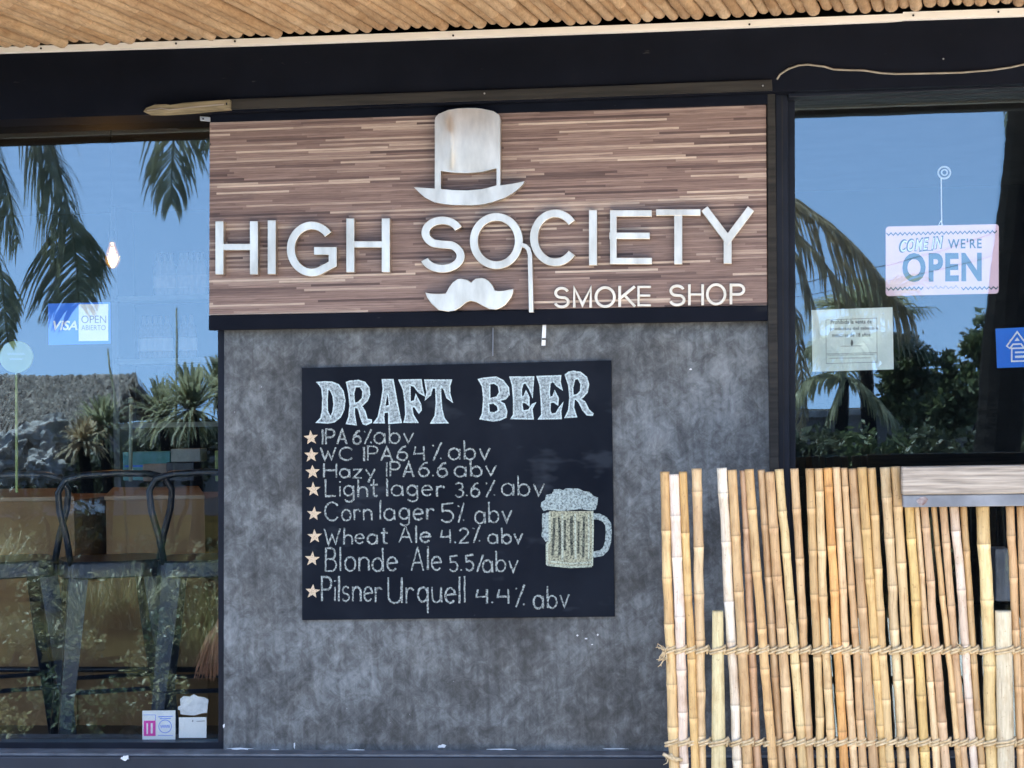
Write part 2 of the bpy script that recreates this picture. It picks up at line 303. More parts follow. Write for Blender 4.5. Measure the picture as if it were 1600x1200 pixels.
    def build(s, name, mats, parent=None, loc=None, smooth=False, tone=False, bevel=0):
        if not isinstance(mats, (list, tuple)): mats = [mats]
        if parent is not None: L0 = WL[parent]
        elif loc is not None: L0 = Vector(loc)
        else:
            L0 = Vector((sum(v.x for v in s.v)/len(s.v), sum(v.y for v in s.v)/len(s.v), min(v.z for v in s.v)))
        me = bpy.data.meshes.new(name); me.from_pydata([v-L0 for v in s.v], [], s.f); 
        for m in mats: me.materials.append(m)
        me.polygons.foreach_set('material_index', s.m)
        if smooth: me.polygons.foreach_set('use_smooth', [True]*len(s.f))
        if tone:
            at = me.color_attributes.new('tone', 'FLOAT_COLOR', 'POINT')
            at.data.foreach_set('color', [x for c in s.c for x in (*c, 1.0)])
        bm = bmesh.new(); bm.from_mesh(me); bmesh.ops.recalc_face_normals(bm, faces=bm.faces); bm.to_mesh(me); bm.free()
        o = bpy.data.objects.new(name, me); COL.objects.link(o)
        if parent is not None: o.parent = parent
        else: o.location = L0
        WL[o] = L0
        if bevel:
            b = o.modifiers.new('bevel', 'BEVEL'); b.width = bevel; b.segments = 2; b.limit_method = 'ANGLE'
        return o
def tag(o, label=None, cat=None, group=None, kind=None):
    if label: o['label'] = label
    if cat: o['category'] = cat
    if group: o['group'] = group
    if kind: o['kind'] = kind
    return o
def thing(name, label, cat, loc, group=None):
    o = bpy.data.objects.new(name, None); COL.objects.link(o); o.location = loc; o.empty_display_size = .1
    WL[o] = Vector(loc); return tag(o, label, cat, group)
def copy_tree(o, loc, rz=None, label=None, parent=None):
    c = o.copy(); COL.objects.link(c)
    if parent: c.parent = parent
    else:
        c.location = loc
        if rz is not None: c.rotation_euler.z = rz
        if label: c['label'] = label
    for ch in list(o.children): copy_tree(ch, None, parent=c)
    return c

# ------------------------------------------------------------------ lettering
def A(cx, cy, rx, ry, a0, a1, n=16):
    n = int(n*1.8)
    return [(cx+rx*math.cos(R_(a0+(a1-a0)*i/n)), cy+ry*math.sin(R_(a0+(a1-a0)*i/n))) for i in range(n+1)]
GL = {
 'H': (.76, [[(0, 0), (0, 1)], [(.76, 0), (.76, 1)], [(0, .52), (.76, .52)]]), 'I': (.02, [[(.01, 0), (.01, 1)]]),
 'G': (.9, [A(.45, .5, .45, .5, 38, 300, 26)+[(.9, .18), (.9, .46), (.5, .46)]]), 'C': (.9, [A(.47, .5, .47, .5, 38, 322, 28)]),
 'O': (.98, [A(.49, .5, .49, .5, 0, 360, 36)]), 'S': (.72, [A(.36, .745, .33, .255, 18, 240, 16)+[(.36, .5)]+A(.36, .26, .36, .26, 62, -165, 18)]),
 'E': (.66, [[(.66, 1), (0, 1), (0, 0), (.66, 0)], [(0, .53), (.62, .53)]]), 'T': (.7, [[(0, 1), (.7, 1)], [(.35, .93), (.35, 0)]]),
 'Y': (.8, [[(0, 1), (.4, .42), (.8, 1)], [(.4, .42), (.4, 0)]]), 'M': (.86, [[(0, 0), (0, 1), (.43, .08), (.86, 1), (.86, 0)]]),
 'K': (.7, [[(0, 0), (0, 1)], [(.68, 1), (0, .38)], [(.22, .58), (.7, 0)]]), 'P': (.62, [[(0, 0), (0, 1), (.34, 1)]+A(.36, .74, .26, .26, 90, -90, 12)+[(0, .48)]]),
 'A': (.7, [[(0, 0), (.36, 1), (.7, 0)], [(.12, .34), (.6, .34)]]), 'W': (1.0, [[(0, 1), (.28, 0), (.5, .62), (.72, .02), (1, 1)]]),
 'L': (.6, [[(0, 1), (.03, 0), (.6, .02)]]), 'B': (.6, [[(0, 0), (.04, 1), (.3, 1)]+A(.32, .76, .22, .24, 90, -90, 10)+[(.05, .52)], [(.3, .52)]+A(.32, .26, .28, .26, 80, -90, 12)+[(0, .0)]]),
 'U': (.75, [[(0, 1), (0, .3)]+A(.36, .28, .36, .28, 180, 340, 14)+[(.75, 1)], [(.75, 1), (.77, .0)]]),
 'a': (.62, [A(.29, .3, .29, .3, 20, 380, 20), [(.58, .58), (.60, .0)]]), 'b': (.6, [[(0, 1.05), (.03, .02)], A(.31, .3, .28, .29, 0, 360, 20)]),
 'v': (.55, [[(0, .6), (.26, .02), (.55, .62)]]), 'z': (.5, [[(0, .58), (.48, .6), (.02, .02), (.5, .0)]]), 'y': (.55, [[(0, .6), (.3, .08)], [(.56, .62), (.16, -.34)]]),
 'i': (.06, [[(.03, .58), (.03, 0)], [(.03, .80), (.04, .86)]]), 'g': (.58, [A(.27, .32, .27, .28, 20, 380, 18), [(.55, .6), (.56, -.1)]+A(.3, -.12, .26, .2, -10, -160, 8)]),
 'h': (.52, [[(0, 1.02), (.0, 0)], [(0, .34)]+A(.26, .36, .25, .22, 160, 0, 9)+[(.52, 0)]]), 't': (.42, [[(.18, .98), (.18, .14)]+A(.3, .14, .12, .13, 180, 320, 6), [(0, .66), (.42, .68)]]),
 'l': (.06, [[(.03, 1.04), (.03, 0)]]), 'e': (.56, [[(.02, .32), (.54, .36)]+A(.28, .31, .27, .29, 12, 320, 18)]), 'r': (.44, [[(0, .6), (.02, 0)], [(.02, .36)]+A(.24, .38, .21, .2, 160, 35, 8)]),
 'o': (.58, [A(.29, .3, .29, .3, 80, 440, 20)]), 'n': (.54, [[(0, .6), (.0, 0)], [(0, .36)]+A(.27, .36, .26, .22, 160, 0, 9)+[(.54, 0)]]),
 'd': (.6, [A(.28, .28, .28, .28, 0, 360, 18), [(.56, 1.02), (.6, 0)]]), 's': (.44, [A(.22, .45, .2, .15, 30, 250, 8)+A(.22, .15, .22, .15, 70, -160, 10)]),
 'q': (.56, [A(.27, .32, .27, .28, 0, 360, 18), [(.54, .6), (.56, -.42)]]), 'u': (.54, [[(0, .6), (.02, .2)]+A(.26, .2, .24, .2, 180, 340, 9)+[(.52, .6)], [(.52, .6), (.54, 0)]]),
 '1': (.1, [[(.0, .8), (.1, 1), (.1, 0)]]), '2': (.56, [A(.28, .72, .26, .28, 165, -30, 12)+[(.04, .02), (.58, .03)]]), '3': (.54, [A(.25, .76, .25, .24, 150, -80, 12)+A(.26, .27, .28, .27, 75, -150, 12)]),
 '4': (.62, [[(.1, .9), (.02, .42), (.62, .46)], [(.56, .92), (.58, 0)]]), '5': (.58, [[(.56, 1), (.06, .92), (.08, .56)]+A(.28, .30, .28, .30, 100, -150, 14)]),
 '6': (.56, [[(.5, .98), (.3, .92), (.08, .58), (.02, .3)]+A(.29, .29, .27, .29, 180, 500, 20)]), '.': (.06, [[(.0, .02), (.05, .10)]]), '/': (.4, [[(.42, 1.02), (0, -.04)]]),
 '%': (.62, [[(.58, 1.02), (.1, -.04)], [(.08, .80), (.14, .86)], [(.52, .06), (.58, .12)]]), ' ': (.3, []),
}
def glyphs(text, x0, x1, yb, yt, gap=.22):
    """each character as polylines in photo pixels, stretched into x0..x1 with capitals from yb (base) to yt"""
    wds = [GL[c][0] for c in text]; tot = sum(wds)+gap*(len(text)-1); k = (x1-x0)/max(tot, .05); H = yb-yt; x = 0; out = []
    for c, wd in zip(text, wds):
        out.append([[(x0+(x+p[0])*k, yb-p[1]*H) for p in pl] for pl in GL[c][1]]); x += wd+gap
    return out
def bold_text(mb, text, x0, x1, yb, yt, y, offset=.0, shear=0.0, space=1.0):
    cu = bpy.data.curves.new('lettering', 'FONT'); cu.body = text; cu.offset = offset; cu.space_character = space; cu.shear = shear; cu.resolution_u = 4
    o = bpy.data.objects.new('lettering', cu); COL.objects.link(o)
    dg = bpy.context.evaluated_depsgraph_get(); me = bpy.data.meshes.new_from_object(o.evaluated_get(dg))
    v = [q.co.copy() for q in me.vertices]; f = [tuple(p.vertices) for p in me.polygons]
    bpy.data.objects.remove(o); bpy.data.curves.remove(cu); bpy.data.meshes.remove(me)
    a0, a1 = min(q.x for q in v), max(q.x for q in v); b0, b1 = min(q.y for q in v), max(q.y for q in v)
    mb.add([P(x0+(q.x-a0)/(a1-a0)*(x1-x0), (yb(q.x-a0) if callable(yb) else yb)-(q.y-b0)/(b1-b0)*((yb-yt)), y) for q in v], f)
    return mb

# ------------------------------------------------------------------ the ground
g = MB().add([(-400, -600, 0), (400, -600, 0), (400, 400, 0), (-400, 400, 0)], [(0, 1, 2, 3)]).build('ground', M['soil'], loc=(0, 0, 0)); tag(g, kind='structure')
g = MB().add([(-12, -2.3, .004), (-.35, -2.3, .004), (-.35, -7.4, .004), (14, -7.4, .004), (14, .3, .004), (-12, .3, .004)], [(0, 1, 2, 5), (2, 3, 4, 5)]).build('bounce_pavement', M['paving'], loc=(0, 0, 0)); tag(g, kind='structure')  # unseen terrace stretch added and kept pale to bounce sunlight onto the shop front

# ------------------------------------------------------------------ the shop building
shop = thing('shop_building', 'dark shop front with concrete pier, black beam and two wide windows', 'building', (0, 0, 0))
def quadprism(name, q, yf, yb, mat, parent, bevel=.002): return MB().poly(q, (), yf, yb).build(name, mat, parent, bevel=bevel)
zs = P(800, 1174, 0).z
MB().poly([(350, 470), (1206, 470), (1214, 1176), (349, 1176)], (), 0.0, .22).build('pier_wall', M['concrete'], shop, bevel=.003)
MB().poly([(352, 110), (1206, 110), (1206, 470), (350, 470)], (), .004, .22).build('upper_wall', M['black'], shop)
# beam over everything
MB().poly([(-500, 99), (410, 70), (1200, 38), (2200, -1), (2200, 104), (1600, 131), (1215, 143), (330, 176), (-500, 203)], (), -.10, .20).build('beam', M['black'], shop, bevel=.004)
MB().poly([(358, 155), (600, 146), (900, 136), (1206, 124), (1207, 141), (900, 152), (600, 162), (356, 171)], (), -.112, -.09).build('weathered_strip', M['weather'], shop, bevel=.002)
MB().poly([(1199, 128), (1211, 128), (1217, 730), (1219, 1178), (1208, 1178), (1200, 500)], (), -.055, .0).build('corner_strip', M['weather'], shop, bevel=.002)
MB().box(-5.5, 4.6, -.09, .30, zs-.30, zs-.004).build('sill', M['sill'], shop, bevel=.006)
MB().box(-5.5, 4.6, -.075, .29, zs-.004, zs+.003).build('sill_top', M['silltop'], shop)
MB().box(-5.5, 4.6, -.02, .25, 0, zs-.30).build('plinth', M['sill'], shop)
# interior shell
fz = .30
MB().box(-5.5, 4.6, .25, 5.6, .05, fz).build('interior_floor', M['floorint'], shop)
MB().box(-5.5, 4.6, 5.6, 5.75, 0, 3.3).build('back_wall', M['dark'], shop)
MB().box(-5.65, -5.5, -.02, 5.75, 0, 3.3).build('side_wall', M['dark'], shop); MB().box(4.6, 4.75, -.02, 5.75, 0, 3.3).build('side_wall', M['dark'], shop)
MB().box(-5.5, 4.6, .2, 5.6, 3.0, 3.2).build('interior_ceiling', M['dark'], shop)
MB().box(-.93, .90, .22, .30, fz, 3.0).build('pier_backing', M['dark'], shop)
# windows
wl = MB().poly([(-640, 120), (352, 120), (350, 1172), (-640, 1172)], [[(-560, 170), (340, 170), (341, 1160), (-560, 1160)]], .015, .10).build('window', M['frame'], shop, bevel=.002)
pl = P(345, 600, YG).x; z0 = P(345, 1162, YG).z; z1 = P(345, 130, YG).z
def pane(x0, x1, z0, z1, parent):
    m = MB(); m.add([(x0, YG, z0), (x1, YG, z0), (x1, YG, z1), (x0, YG, z1)], [(0, 1, 2, 3)], 0)
    b = YG+.008; m.add([(x0, b, z0), (x1, b, z0), (x1, b, z1), (x0, b, z1), (x0, YG, z0), (x1, YG, z0), (x1, YG, z1), (x0, YG, z1)],
          [(3, 2, 1, 0), (4, 5, 1, 0), (5, 6, 2, 1), (6, 7, 3, 2), (7, 4, 0, 3)], 1)
    return m.build('pane', [M['glass'], M['clear']], parent)
pane(P(-600, 600, YG).x, pl, z0, z1, wl)
wr = MB().poly([(1213, 120), (2180, 96), (2180, 1172), (1222, 1172)], [[(1242, 158), (2100, 124), (2100, 1160), (1244, 1160)]], .012, .10).build('window', M['frame'], shop, bevel=.002)
MB().poly([(1211, 143), (1231, 142), (1236, 1172), (1217, 1172)], (), -.035, .011).build('door_post', M['frame'], shop, bevel=.003)
MB().ribbon([(1222, 150), (1227, 1170)], 1.6, -.037, -.030).build('post_groove', M['hole'], shop)
MB().poly([(1232, 140), (2180, 103), (2180, 112), (1232, 152)], (), -.06, .011).build('head_rail', M['frame'], shop, bevel=.002)
pane(P(1238, 600, YG).x, P(2140, 600, YG).x, z0, P(1400, 110, YG).z, wr)

# ------------------------------------------------------------------ porch ceiling of bamboo poles
rng = random.Random(4)
ztrim = P(800, 41, -.125).z
HC = ztrim+.014                     # centre height of the ceiling canes
def ref_depth(px, py, z):           # how far before the glass a level at height z is mirrored at this pixel
    d = ray(px, py); t = (z-CAM.z)/d.z; return CAM.y+d.y*t-YG
DO = .5*(ref_depth(150, 200, ztrim)+ref_depth(1400, 160, ztrim)); YO = YG-DO
porch = thing('porch_ceiling', 'ceiling of tan bamboo poles above the black beam', 'ceiling', (0, -.1, HC))
def cane_mesh(p0, p1, r0, r1, base, rng, nodes=None, kink=.0, sides=10, ringbulge=.10, ringtone=1.0):
    p0, p1 = Vector(p0), Vector(p1); L = (p1-p0).length; T = (p1-p0).normalized()
    if nodes is None:
        nodes = []; t = rng.uniform(.06, .22)
        while t < L-.03: nodes.append(t); t += rng.uniform(.12, .24)
    u = T.orthogonal().normalized(); v = T.cross(u)
    pts, rad, cols = [], [], []
    off = Vector((0, 0, 0)); tone = [base]*(len(nodes)+1)
    tone = [tuple(c*k*j for c, j in zip(base, (1, 1+(k-1)*.5, 1+(k-1)*1.0))) for k in [rng.uniform(.88, 1.10) for _ in tone]]
    def put(t, r, c):
        f = t/L; pts.append(p0+T*t+off); rad.append((r0+(r1-r0)*f)*r); cols.append(c)
    last = 0; put(0, 1.0, tuple(c*.82 for c in tone[0])); put(.006, 1.0, tone[0])
    for i, nd in enumerate(nodes):
        mid = (last+nd)/2; put(mid, .96, tone[i])
        a = tone[i]; b = tone[i+1]; pale = tuple(min(.85, c*(1+.28*ringtone)+.05*ringtone) for c in b); dk = tuple(c*(1-.45*ringtone) for c in a)
        put(nd-.010, 1.0, a); put(nd-.0035, 1+ringbulge, tuple(c*.9 for c in a)); put(nd-.001, 1+ringbulge*.7, dk); put(nd+.0015, 1+ringbulge*.9, dk); put(nd+.003, 1+ringbulge*1.1, pale); put(nd+.011, 1.0, pale); put(nd+.02, .98, b)
        off = off+(u*rng.uniform(-1, 1)+v*rng.uniform(-1, 1))*kink; last = nd
    put(L-.006, 1.0, tone[-1]); put(L, 1.0, tuple(c*.8 for c in tone[-1]))
    return MB().tube(pts, rad, sides, cols)
tx = -110
while tx < 1720:
    ty = 72-(tx/1600)*60
    S = P(tx, ty, -.145); S = Vector((S.x, -.145+rng.uniform(-.012, .008), HC+rng.uniform(-.006, .008)))
    ang = .148+rng.uniform(-.018, .018)
    end = S+Vector((-math.tan(ang)*(abs(YO)-.15), -(abs(YO)-.15)+rng.uniform(-.02, .02), .05 if False else 0))
    k = rng.random(); base = (.55, .385, .235) if k < .5 else ((.58, .42, .27) if k < .8 else (.46, .31, .185))
    r = rng.uniform(.0185, .0235)
    cn = []; q_ = rng.uniform(.03, .3)
    while q_ < abs(YO)-.2: cn.append(q_); q_ += rng.uniform(.26, .42)
    cane_mesh(S, end, r*rng.uniform(.9, 1.05), r, base, rng, nodes=cn, kink=.0015, sides=12, ringbulge=.03, ringtone=.25).build('bamboo_pole', M['ceilcane'], porch, smooth=True, tone=True)
    tx += (2*r*1.0)*2900/6.0*(1 if tx < 1418 else 1.0)
# cream batten in two lengths, with screws
for q in ([(-300, 83.5), (0, 73), (340, 61.5), (1000, 37.5), (1411, 21), (1411, 31), (1385, 33), (1000, 48.5), (400, 70), (0, 82), (-300, 92)], [(1411, 18.5), (1600, 12), (1900, 1), (1900, 14), (1600, 24), (1411, 30.5)]):
    mb = MB().poly(q, (), -.127, -.101).build('batten', M['cream'], porch, bevel=.001)
for sx, sy in ((64, 75.5), (275, 68), (367, 64.5), (708, 55.5), (1171, 38), (1427, 24), (1560, 18.5)):
    p = P(sx, sy, -.13); MB().lathe((p.x, 0, 0), [(.0035, 0), (.0035, .004)], 8).build('screw', M['hole'], porch)
    o = [c for c in porch.children][-1]
    for v in o.data.vertices:
        c = v.co+WL[porch]; r = Vector((c.x, p.y+c.z*.5-.001, p.z+c.y)); v.co = r-WL[porch]
MB().box(-3.6, 3.4, YO-.06, YO+.02, ztrim-.05, HC+.08).build('outer_beam', M['black'], porch, bevel=.004)
MB().box(-3.6, 3.4, YO+.02, YO+.045, ztrim-.028, ztrim-.002).build('outer_batten', M['cream'], porch)
MB().box(-5.6, 4.7, YO-.06, 5.7, HC+.08, HC+.2).build('roof_slab', M['fascia'], porch)
MB().box(-5.6, 4.7, YO+.02, -.10, HC+.030, HC+.08).build('backing_board', M['backing'], porch)
for px_ in (-2.9, 2.85):
    MB().box(px_-.05, px_+.05, YO-.05, YO+.05, 0, ztrim-.05).build('porch_post', M['black'], porch, bevel=.004)

# ------------------------------------------------------------------ shop sign
yS = -.048
sign = thing('shop_sign', 'wood-strip sign reading HIGH SOCIETY SMOKE SHOP with metal hat and moustache', 'sign', P(762, 505, yS))
MB().poly([(327.5, 191.5), (1197, 163.5), (1199, 477), (326.5, 492.5)], (), yS, yS+.03).build('wood_panel', M['laminate'], sign, bevel=.0015)
MB().poly([(327, 170), (1206, 139), (1206, 163), (1197, 163), (327, 191)], (), yS-.006, yS+.03).build('top_rail', M['black'], sign, bevel=.002)
MB().poly([(326, 493), (1199.5, 477.5), (1200, 501), (326, 516)], (), yS-.006, yS+.03).build('bottom_rail', M['black'], sign, bevel=.002)
yL, yLb = yS-.034, yS-.006
def sign_letter(c, x0, x1, yb, yt, wd, yf, yb3, mat, nm='letter'):
    h = wd/2; mb = MB(); e = 0
    curved = c in 'GCOS'
    for k, pl_ in enumerate(glyphs(c, x0+h, x1-h, yb-h, yt+h)[0] if c != 'I' else [[((x0+x1)/2, yb-h), ((x0+x1)/2, yt+h)]]):
        closed = c == 'O'
        q = [Vector(p) for p in pl_]
        if not curved:
            def ext(a, b): d = (a-b).normalized(); return a+d*h
            if c == 'P': q[0] = ext(q[0], q[1])
            elif not (c == 'Y' and k == 1): q[0] = ext(q[0], q[1]); q[-1] = ext(q[-1], q[-2])
            else: q[-1] = ext(q[-1], q[-2])
            if c == 'H' and k == 2: q = [q[0]+Vector((wd*.9, 0)), q[1]-Vector((wd*.9, 0))]
        hw = wd*.82 if ((c in 'H' and k == 2) or (c == 'E') or (c == 'T' and k == 0)) else wd
        mb.ribbon(q, hw, yf+e, yb3, closed); e += .0006
    return mb.build(nm, mat, sign, bevel=.0012)
for c, x0, x1, yt, yb in (('H', 336.5, 403, 345.5, 429), ('I', 418, 431, 344, 428.5), ('G', 448, 526, 346, 432), ('H', 541, 609, 341, 425.5), ('S', 656, 726, 338, 426),
        ('O', 734, 817, 332.5, 420.5), ('C', 828, 904, 327, 416), ('I', 920, 933, 328, 414.5), ('E', 952, 1018.5, 327, 414), ('T', 1025, 1094.5, 325.5, 413), ('Y', 1098, 1176, 324.5, 412)):
    sign_letter(c, x0, x1, yb, yt, 12.6, yL, yLb, M['steel'])
for c, x0, x1, yt, yb in (('S', 865, 890, 448, 481.5), ('M', 895, 925, 448, 480.5), ('O', 929, 962, 447, 481), ('K', 966, 993, 446.5, 479.5), ('E', 995.5, 1017, 446, 479),
        ('S', 1045, 1071, 444.5, 478.5), ('H', 1075, 1100, 444, 477), ('O', 1103, 1135, 442.5, 477), ('P', 1140, 1164.5, 443, 475.5)):
    sign_letter(c, x0, x1, yb, yt, 4.3, yS-.012, yS, M['acryl'])
cv = lambda l, ox, oy, s: [(ox+x/s, oy+y/s) for x, y in l]
hat_o = cv([(262, 255), (268, 225), (300, 188), (400, 146), (500, 130), (600, 125), (690, 126), (750, 132), (870, 157), (930, 195), (945, 240), (945, 600), (945, 930), (1080, 912), (1195, 888), (1180, 920), (1130, 970), (1070, 1015), (1000, 1056), (850, 1108), (760, 1128), (650, 1138), (450, 1134), (350, 1124), (250, 1104), (150, 1050), (95, 1000), (45, 950), (150, 957), (262, 965), (262, 600)], 640, 150, 6.665)
hat_h = cv([(325, 780), (450, 797), (600, 803), (750, 790), (905, 753), (905, 930), (820, 955), (750, 970), (600, 984), (450, 980), (325, 968)], 640, 150, 6.665)
def hat_mesh():                    # sheet steel with a fold pressed in towards the left
    mb = MB().poly(hat_o, [hat_h], yL-.004, yLb)
    return mb.build('top_hat_emblem', M['steel'], sign, bevel=.001)
hat_mesh()
mb = MB(); NX, NY = 36, 16         # slightly dished crown plate lying on the hat outline
dish = []
for j in range(NY+1):
    for i in range(NX+1):
        u, v = i/NX, j/NY
        X = 270+u*668; top = 125+ (abs(u-.52)/.52)**2.6*100; bot = 770+30*math.sin(math.pi*min(1, max(0, u*1.0)))*.9 - (15*u)
        Y = top+8+v*(bot-8-top-8)
        fold = math.exp(-((X-(400+40*math.sin(v*2.2)))/42)**2)*min(1, v*3)*(1 if X < 455 else .6)
        p = P(640+X/6.665, 150+Y/6.665, yL-.0052-.004*math.sin(math.pi*u)*math.sin(math.pi*v)-.008*fold*math.sin(math.pi*min(1, v*1.02))); dish.append(p)
mb.add(dish, [(j*(NX+1)+i, j*(NX+1)+i+1, (j+1)*(NX+1)+i+1, (j+1)*(NX+1)+i) for j in range(NY) for i in range(NX)])
for i in list(sign.children):
    if i.name == 'top_hat_emblem': hat_o_ = i
mb.build('dented_crown_plate', M['steel'], hat_o_, smooth=True)
mus = cv([(130, 195), (165, 203), (200, 206), (250, 207), (300, 205), (312, 185), (330, 150), (360, 110), (395, 86), (430, 80), (480, 90), (512, 112), (550, 80), (600, 75), (635, 84), (660, 100), (690, 135), (710, 180), (745, 184), (780, 182), (865, 165), (862, 200), (850, 235), (800, 300), (760, 326), (720, 340), (660, 335), (590, 300), (560, 282), (540, 275), (510, 268), (475, 280), (420, 325), (380, 348), (320, 357), (240, 345), (180, 290), (145, 240)], 640, 420, 5.333)
MB().poly(mus, (), yL, yLb).build('moustache_emblem', M['steel'], sign, bevel=.0015)
MB().ribbon([(814, 382), (821, 384.5), (825.5, 389), (828, 398), (828.5, 420), (830, 488)], 7, yL-.002, yLb).build('monocle_cord', M['steel'], sign, bevel=.001)

# ------------------------------------------------------------------ chalkboard
yB = -.012
cb = thing('chalkboard', 'black chalkboard reading DRAFT BEER with a list of beers and a drawn mug', 'chalkboard', P(716, 966, yB))
MB().poly([(471.5, 575), (955, 563), (960.5, 963.5), (472, 969)], (), yB, 0.0).build('board', M['board'], cb, bevel=.001)
yC = yB-.0008
c7 = lambda l: cv(l, 460, 560, 5.454); c8 = lambda l: cv(l, 700, 560, 5.456)
HEAD = [
 (c7([(195, 205), (260, 200), (320, 203), (375, 225), (415, 280), (430, 360), (420, 440), (390, 500), (340, 540), (285, 550), (190, 545), (225, 510), (240, 440), (242, 330), (235, 260), (215, 225)]), [c7([(285, 255), (310, 275), (330, 320), (338, 390), (328, 460), (308, 500), (295, 480), (280, 445), (278, 350)])]),
 (c7([(445, 205), (470, 195), (545, 188), (600, 205), (635, 250), (640, 310), (620, 360), (585, 395), (572, 405), (600, 450), (620, 520), (655, 525), (655, 545), (610, 565), (585, 555), (565, 500), (550, 440), (530, 415), (510, 420), (510, 470), (525, 565), (445, 555), (465, 500), (475, 400), (465, 300), (455, 250)]), [c7([(520, 240), (560, 240), (585, 280), (580, 340), (545, 375), (512, 385), (505, 300)])]),
 (c7([(750, 182), (840, 182), (850, 240), (875, 380), (895, 480), (910, 545), (805, 553), (805, 470), (800, 455), (765, 460), (760, 500), (765, 548), (680, 548), (715, 500), (740, 380), (758, 260)]), [c7([(790, 300), (800, 310), (812, 400), (770, 415), (778, 350)])]),
 (c7([(893, 185), (1080, 182), (1085, 230), (1105, 315), (1060, 290), (1020, 235), (985, 225), (985, 375), (1025, 360), (1035, 310), (1075, 390), (1080, 440), (1060, 465), (1025, 410), (1000, 415), (1010, 480), (1050, 545), (935, 543), (950, 480), (945, 380), (930, 270)]), []),
 (c7([(1112, 185), (1338, 185), (1322, 235), (1325, 310), (1345, 370), (1300, 335), (1280, 270), (1250, 235), (1245, 300), (1255, 430), (1275, 510), (1305, 548), (1165, 550), (1200, 490), (1210, 380), (1205, 250), (1175, 250), (1160, 310), (1115, 352), (1130, 290), (1120, 230)]), []),
 (c8([(262, 180), (300, 170), (410, 160), (470, 190), (515, 250), (520, 310), (490, 345), (430, 360), (480, 390), (500, 450), (495, 500), (440, 525), (385, 532), (275, 515), (295, 470), (305, 350), (295, 240)]), [c8([(355, 215), (395, 210), (430, 235), (440, 290), (415, 330), (355, 345)]), c8([(345, 385), (390, 380), (425, 410), (430, 445), (395, 465), (350, 460)])]),
 (c8([(530, 160), (730, 158), (725, 220), (720, 330), (695, 260), (660, 205), (640, 215), (625, 260), (625, 330), (650, 320), (665, 280), (690, 330), (690, 400), (660, 375), (636, 372), (630, 400), (640, 450), (690, 440), (715, 395), (745, 380), (715, 430), (725, 515), (540, 512), (560, 480), (560, 350), (550, 230)]), []),
 (c8([(760, 155), (960, 148), (955, 200), (972, 265), (930, 235), (895, 195), (870, 210), (862, 290), (868, 335), (895, 325), (910, 280), (940, 340), (935, 395), (900, 370), (872, 375), (868, 440), (880, 475), (920, 470), (950, 420), (980, 378), (960, 450), (965, 512), (775, 515), (800, 480), (795, 350), (785, 230)]), []),
 (c8([(1000, 140), (1030, 118), (1070, 110), (1130, 120), (1180, 160), (1198, 220), (1185, 290), (1150, 330), (1125, 345), (1165, 370), (1200, 440), (1235, 470), (1230, 485), (1185, 480), (1150, 440), (1115, 370), (1090, 345), (1075, 350), (1070, 420), (1095, 497), (1000, 503), (1030, 440), (1040, 330), (1030, 230)]), [c8([(1080, 175), (1110, 170), (1135, 220), (1130, 280), (1100, 310), (1065, 318), (1062, 250)])]),
]
for o_, hs in HEAD:
    mb = MB().poly(o_, hs, yC); fill = mb.build('chalk_letter', M['chalkfill'], cb)
    mb = MB()
    for l in [o_]+hs: mb.ribbon(l, 2.2, yC-.0004, None, True)
    mb.build('chalk_outline', M['chalk'], fill)
LINES = [
 [('IPA', 503, 542.5, 694.5, 671), ('6', 551, 565, 693, 672), ('%', 566, 582, 693, 671), ('abv', 584, 647, 693, 665)],
 [('WC', 500, 552.5, 718.5, 699), ('IPA', 568, 614, 720, 698), ('6', 619, 637, 719, 697), ('4', 646, 665, 719, 695), ('%', 673, 692, 719, 692), ('abv', 700, 766, 718.5, 690)],
 [('Hazy', 505, 586, 746, 724), ('IPA', 603, 647, 745, 722), ('6.6', 653, 700, 744, 722), ('abv', 709, 776, 744, 718)],
 [('Light', 507, 592, 776, 749), ('lager', 603, 696, 775, 748), ('3.6', 710, 750, 776, 754), ('%', 756, 775, 776, 751), ('abv', 783, 852, 774.5, 744)],
 [('Corn', 507, 582, 813.5, 785), ('lager', 592, 680, 812, 783), ('5', 688, 710, 816, 786), ('%', 714, 727, 816, 787), ('abv', 741, 800, 817, 786)],
 [('Wheat', 506, 607, 850, 825), ('Ale', 622, 674, 848, 822), ('4.2', 687, 733, 848, 825), ('%', 737, 752, 848, 822), ('abv', 762, 818, 849, 825)],
 [('Blonde', 507, 622, 892, 856), ('Ale', 642, 691, 891, 855), ('5.5/', 701, 755, 892, 867), ('abv', 753, 810, 894, 863)],
 [('Pilsner', 502, 598, 940, 902), ('Urquell', 606, 728, 942, 902), ('4.4', 742, 797, 943, 918), ('%', 803, 822, 947, 914), ('abv', 833, 890, 950, 917)],
]
rc = random.Random(9)
for words in LINES:
    for (tx_, x0, x1, yb, yt) in words:
        mb = MB(); e = 0
        for gl in glyphs(tx_, x0+1, x1-1, yb, yt):
            jx, jy = rc.uniform(-.5, .5), rc.uniform(-.8, .8)
            for pl_ in gl:
                q = []
                for a, b in zip(pl_[:-1], pl_[1:]):
                    n = max(1, int(math.hypot(b[0]-a[0], b[1]-a[1])/4))
                    q += [(a[0]+(b[0]-a[0])*i/n, a[1]+(b[1]-a[1])*i/n) for i in range(n)]
                q.append(pl_[-1]); q = [(p[0]+jx+rc.uniform(-.28, .28), p[1]+jy+rc.uniform(-.28, .28)) for p in q]
                mb.ribbon(q, rc.uniform(2.3, 3.1), yC-e, None, False, rng=rc); e += .000012
        mb.build('chalk_word', M['chalkline'], cb)
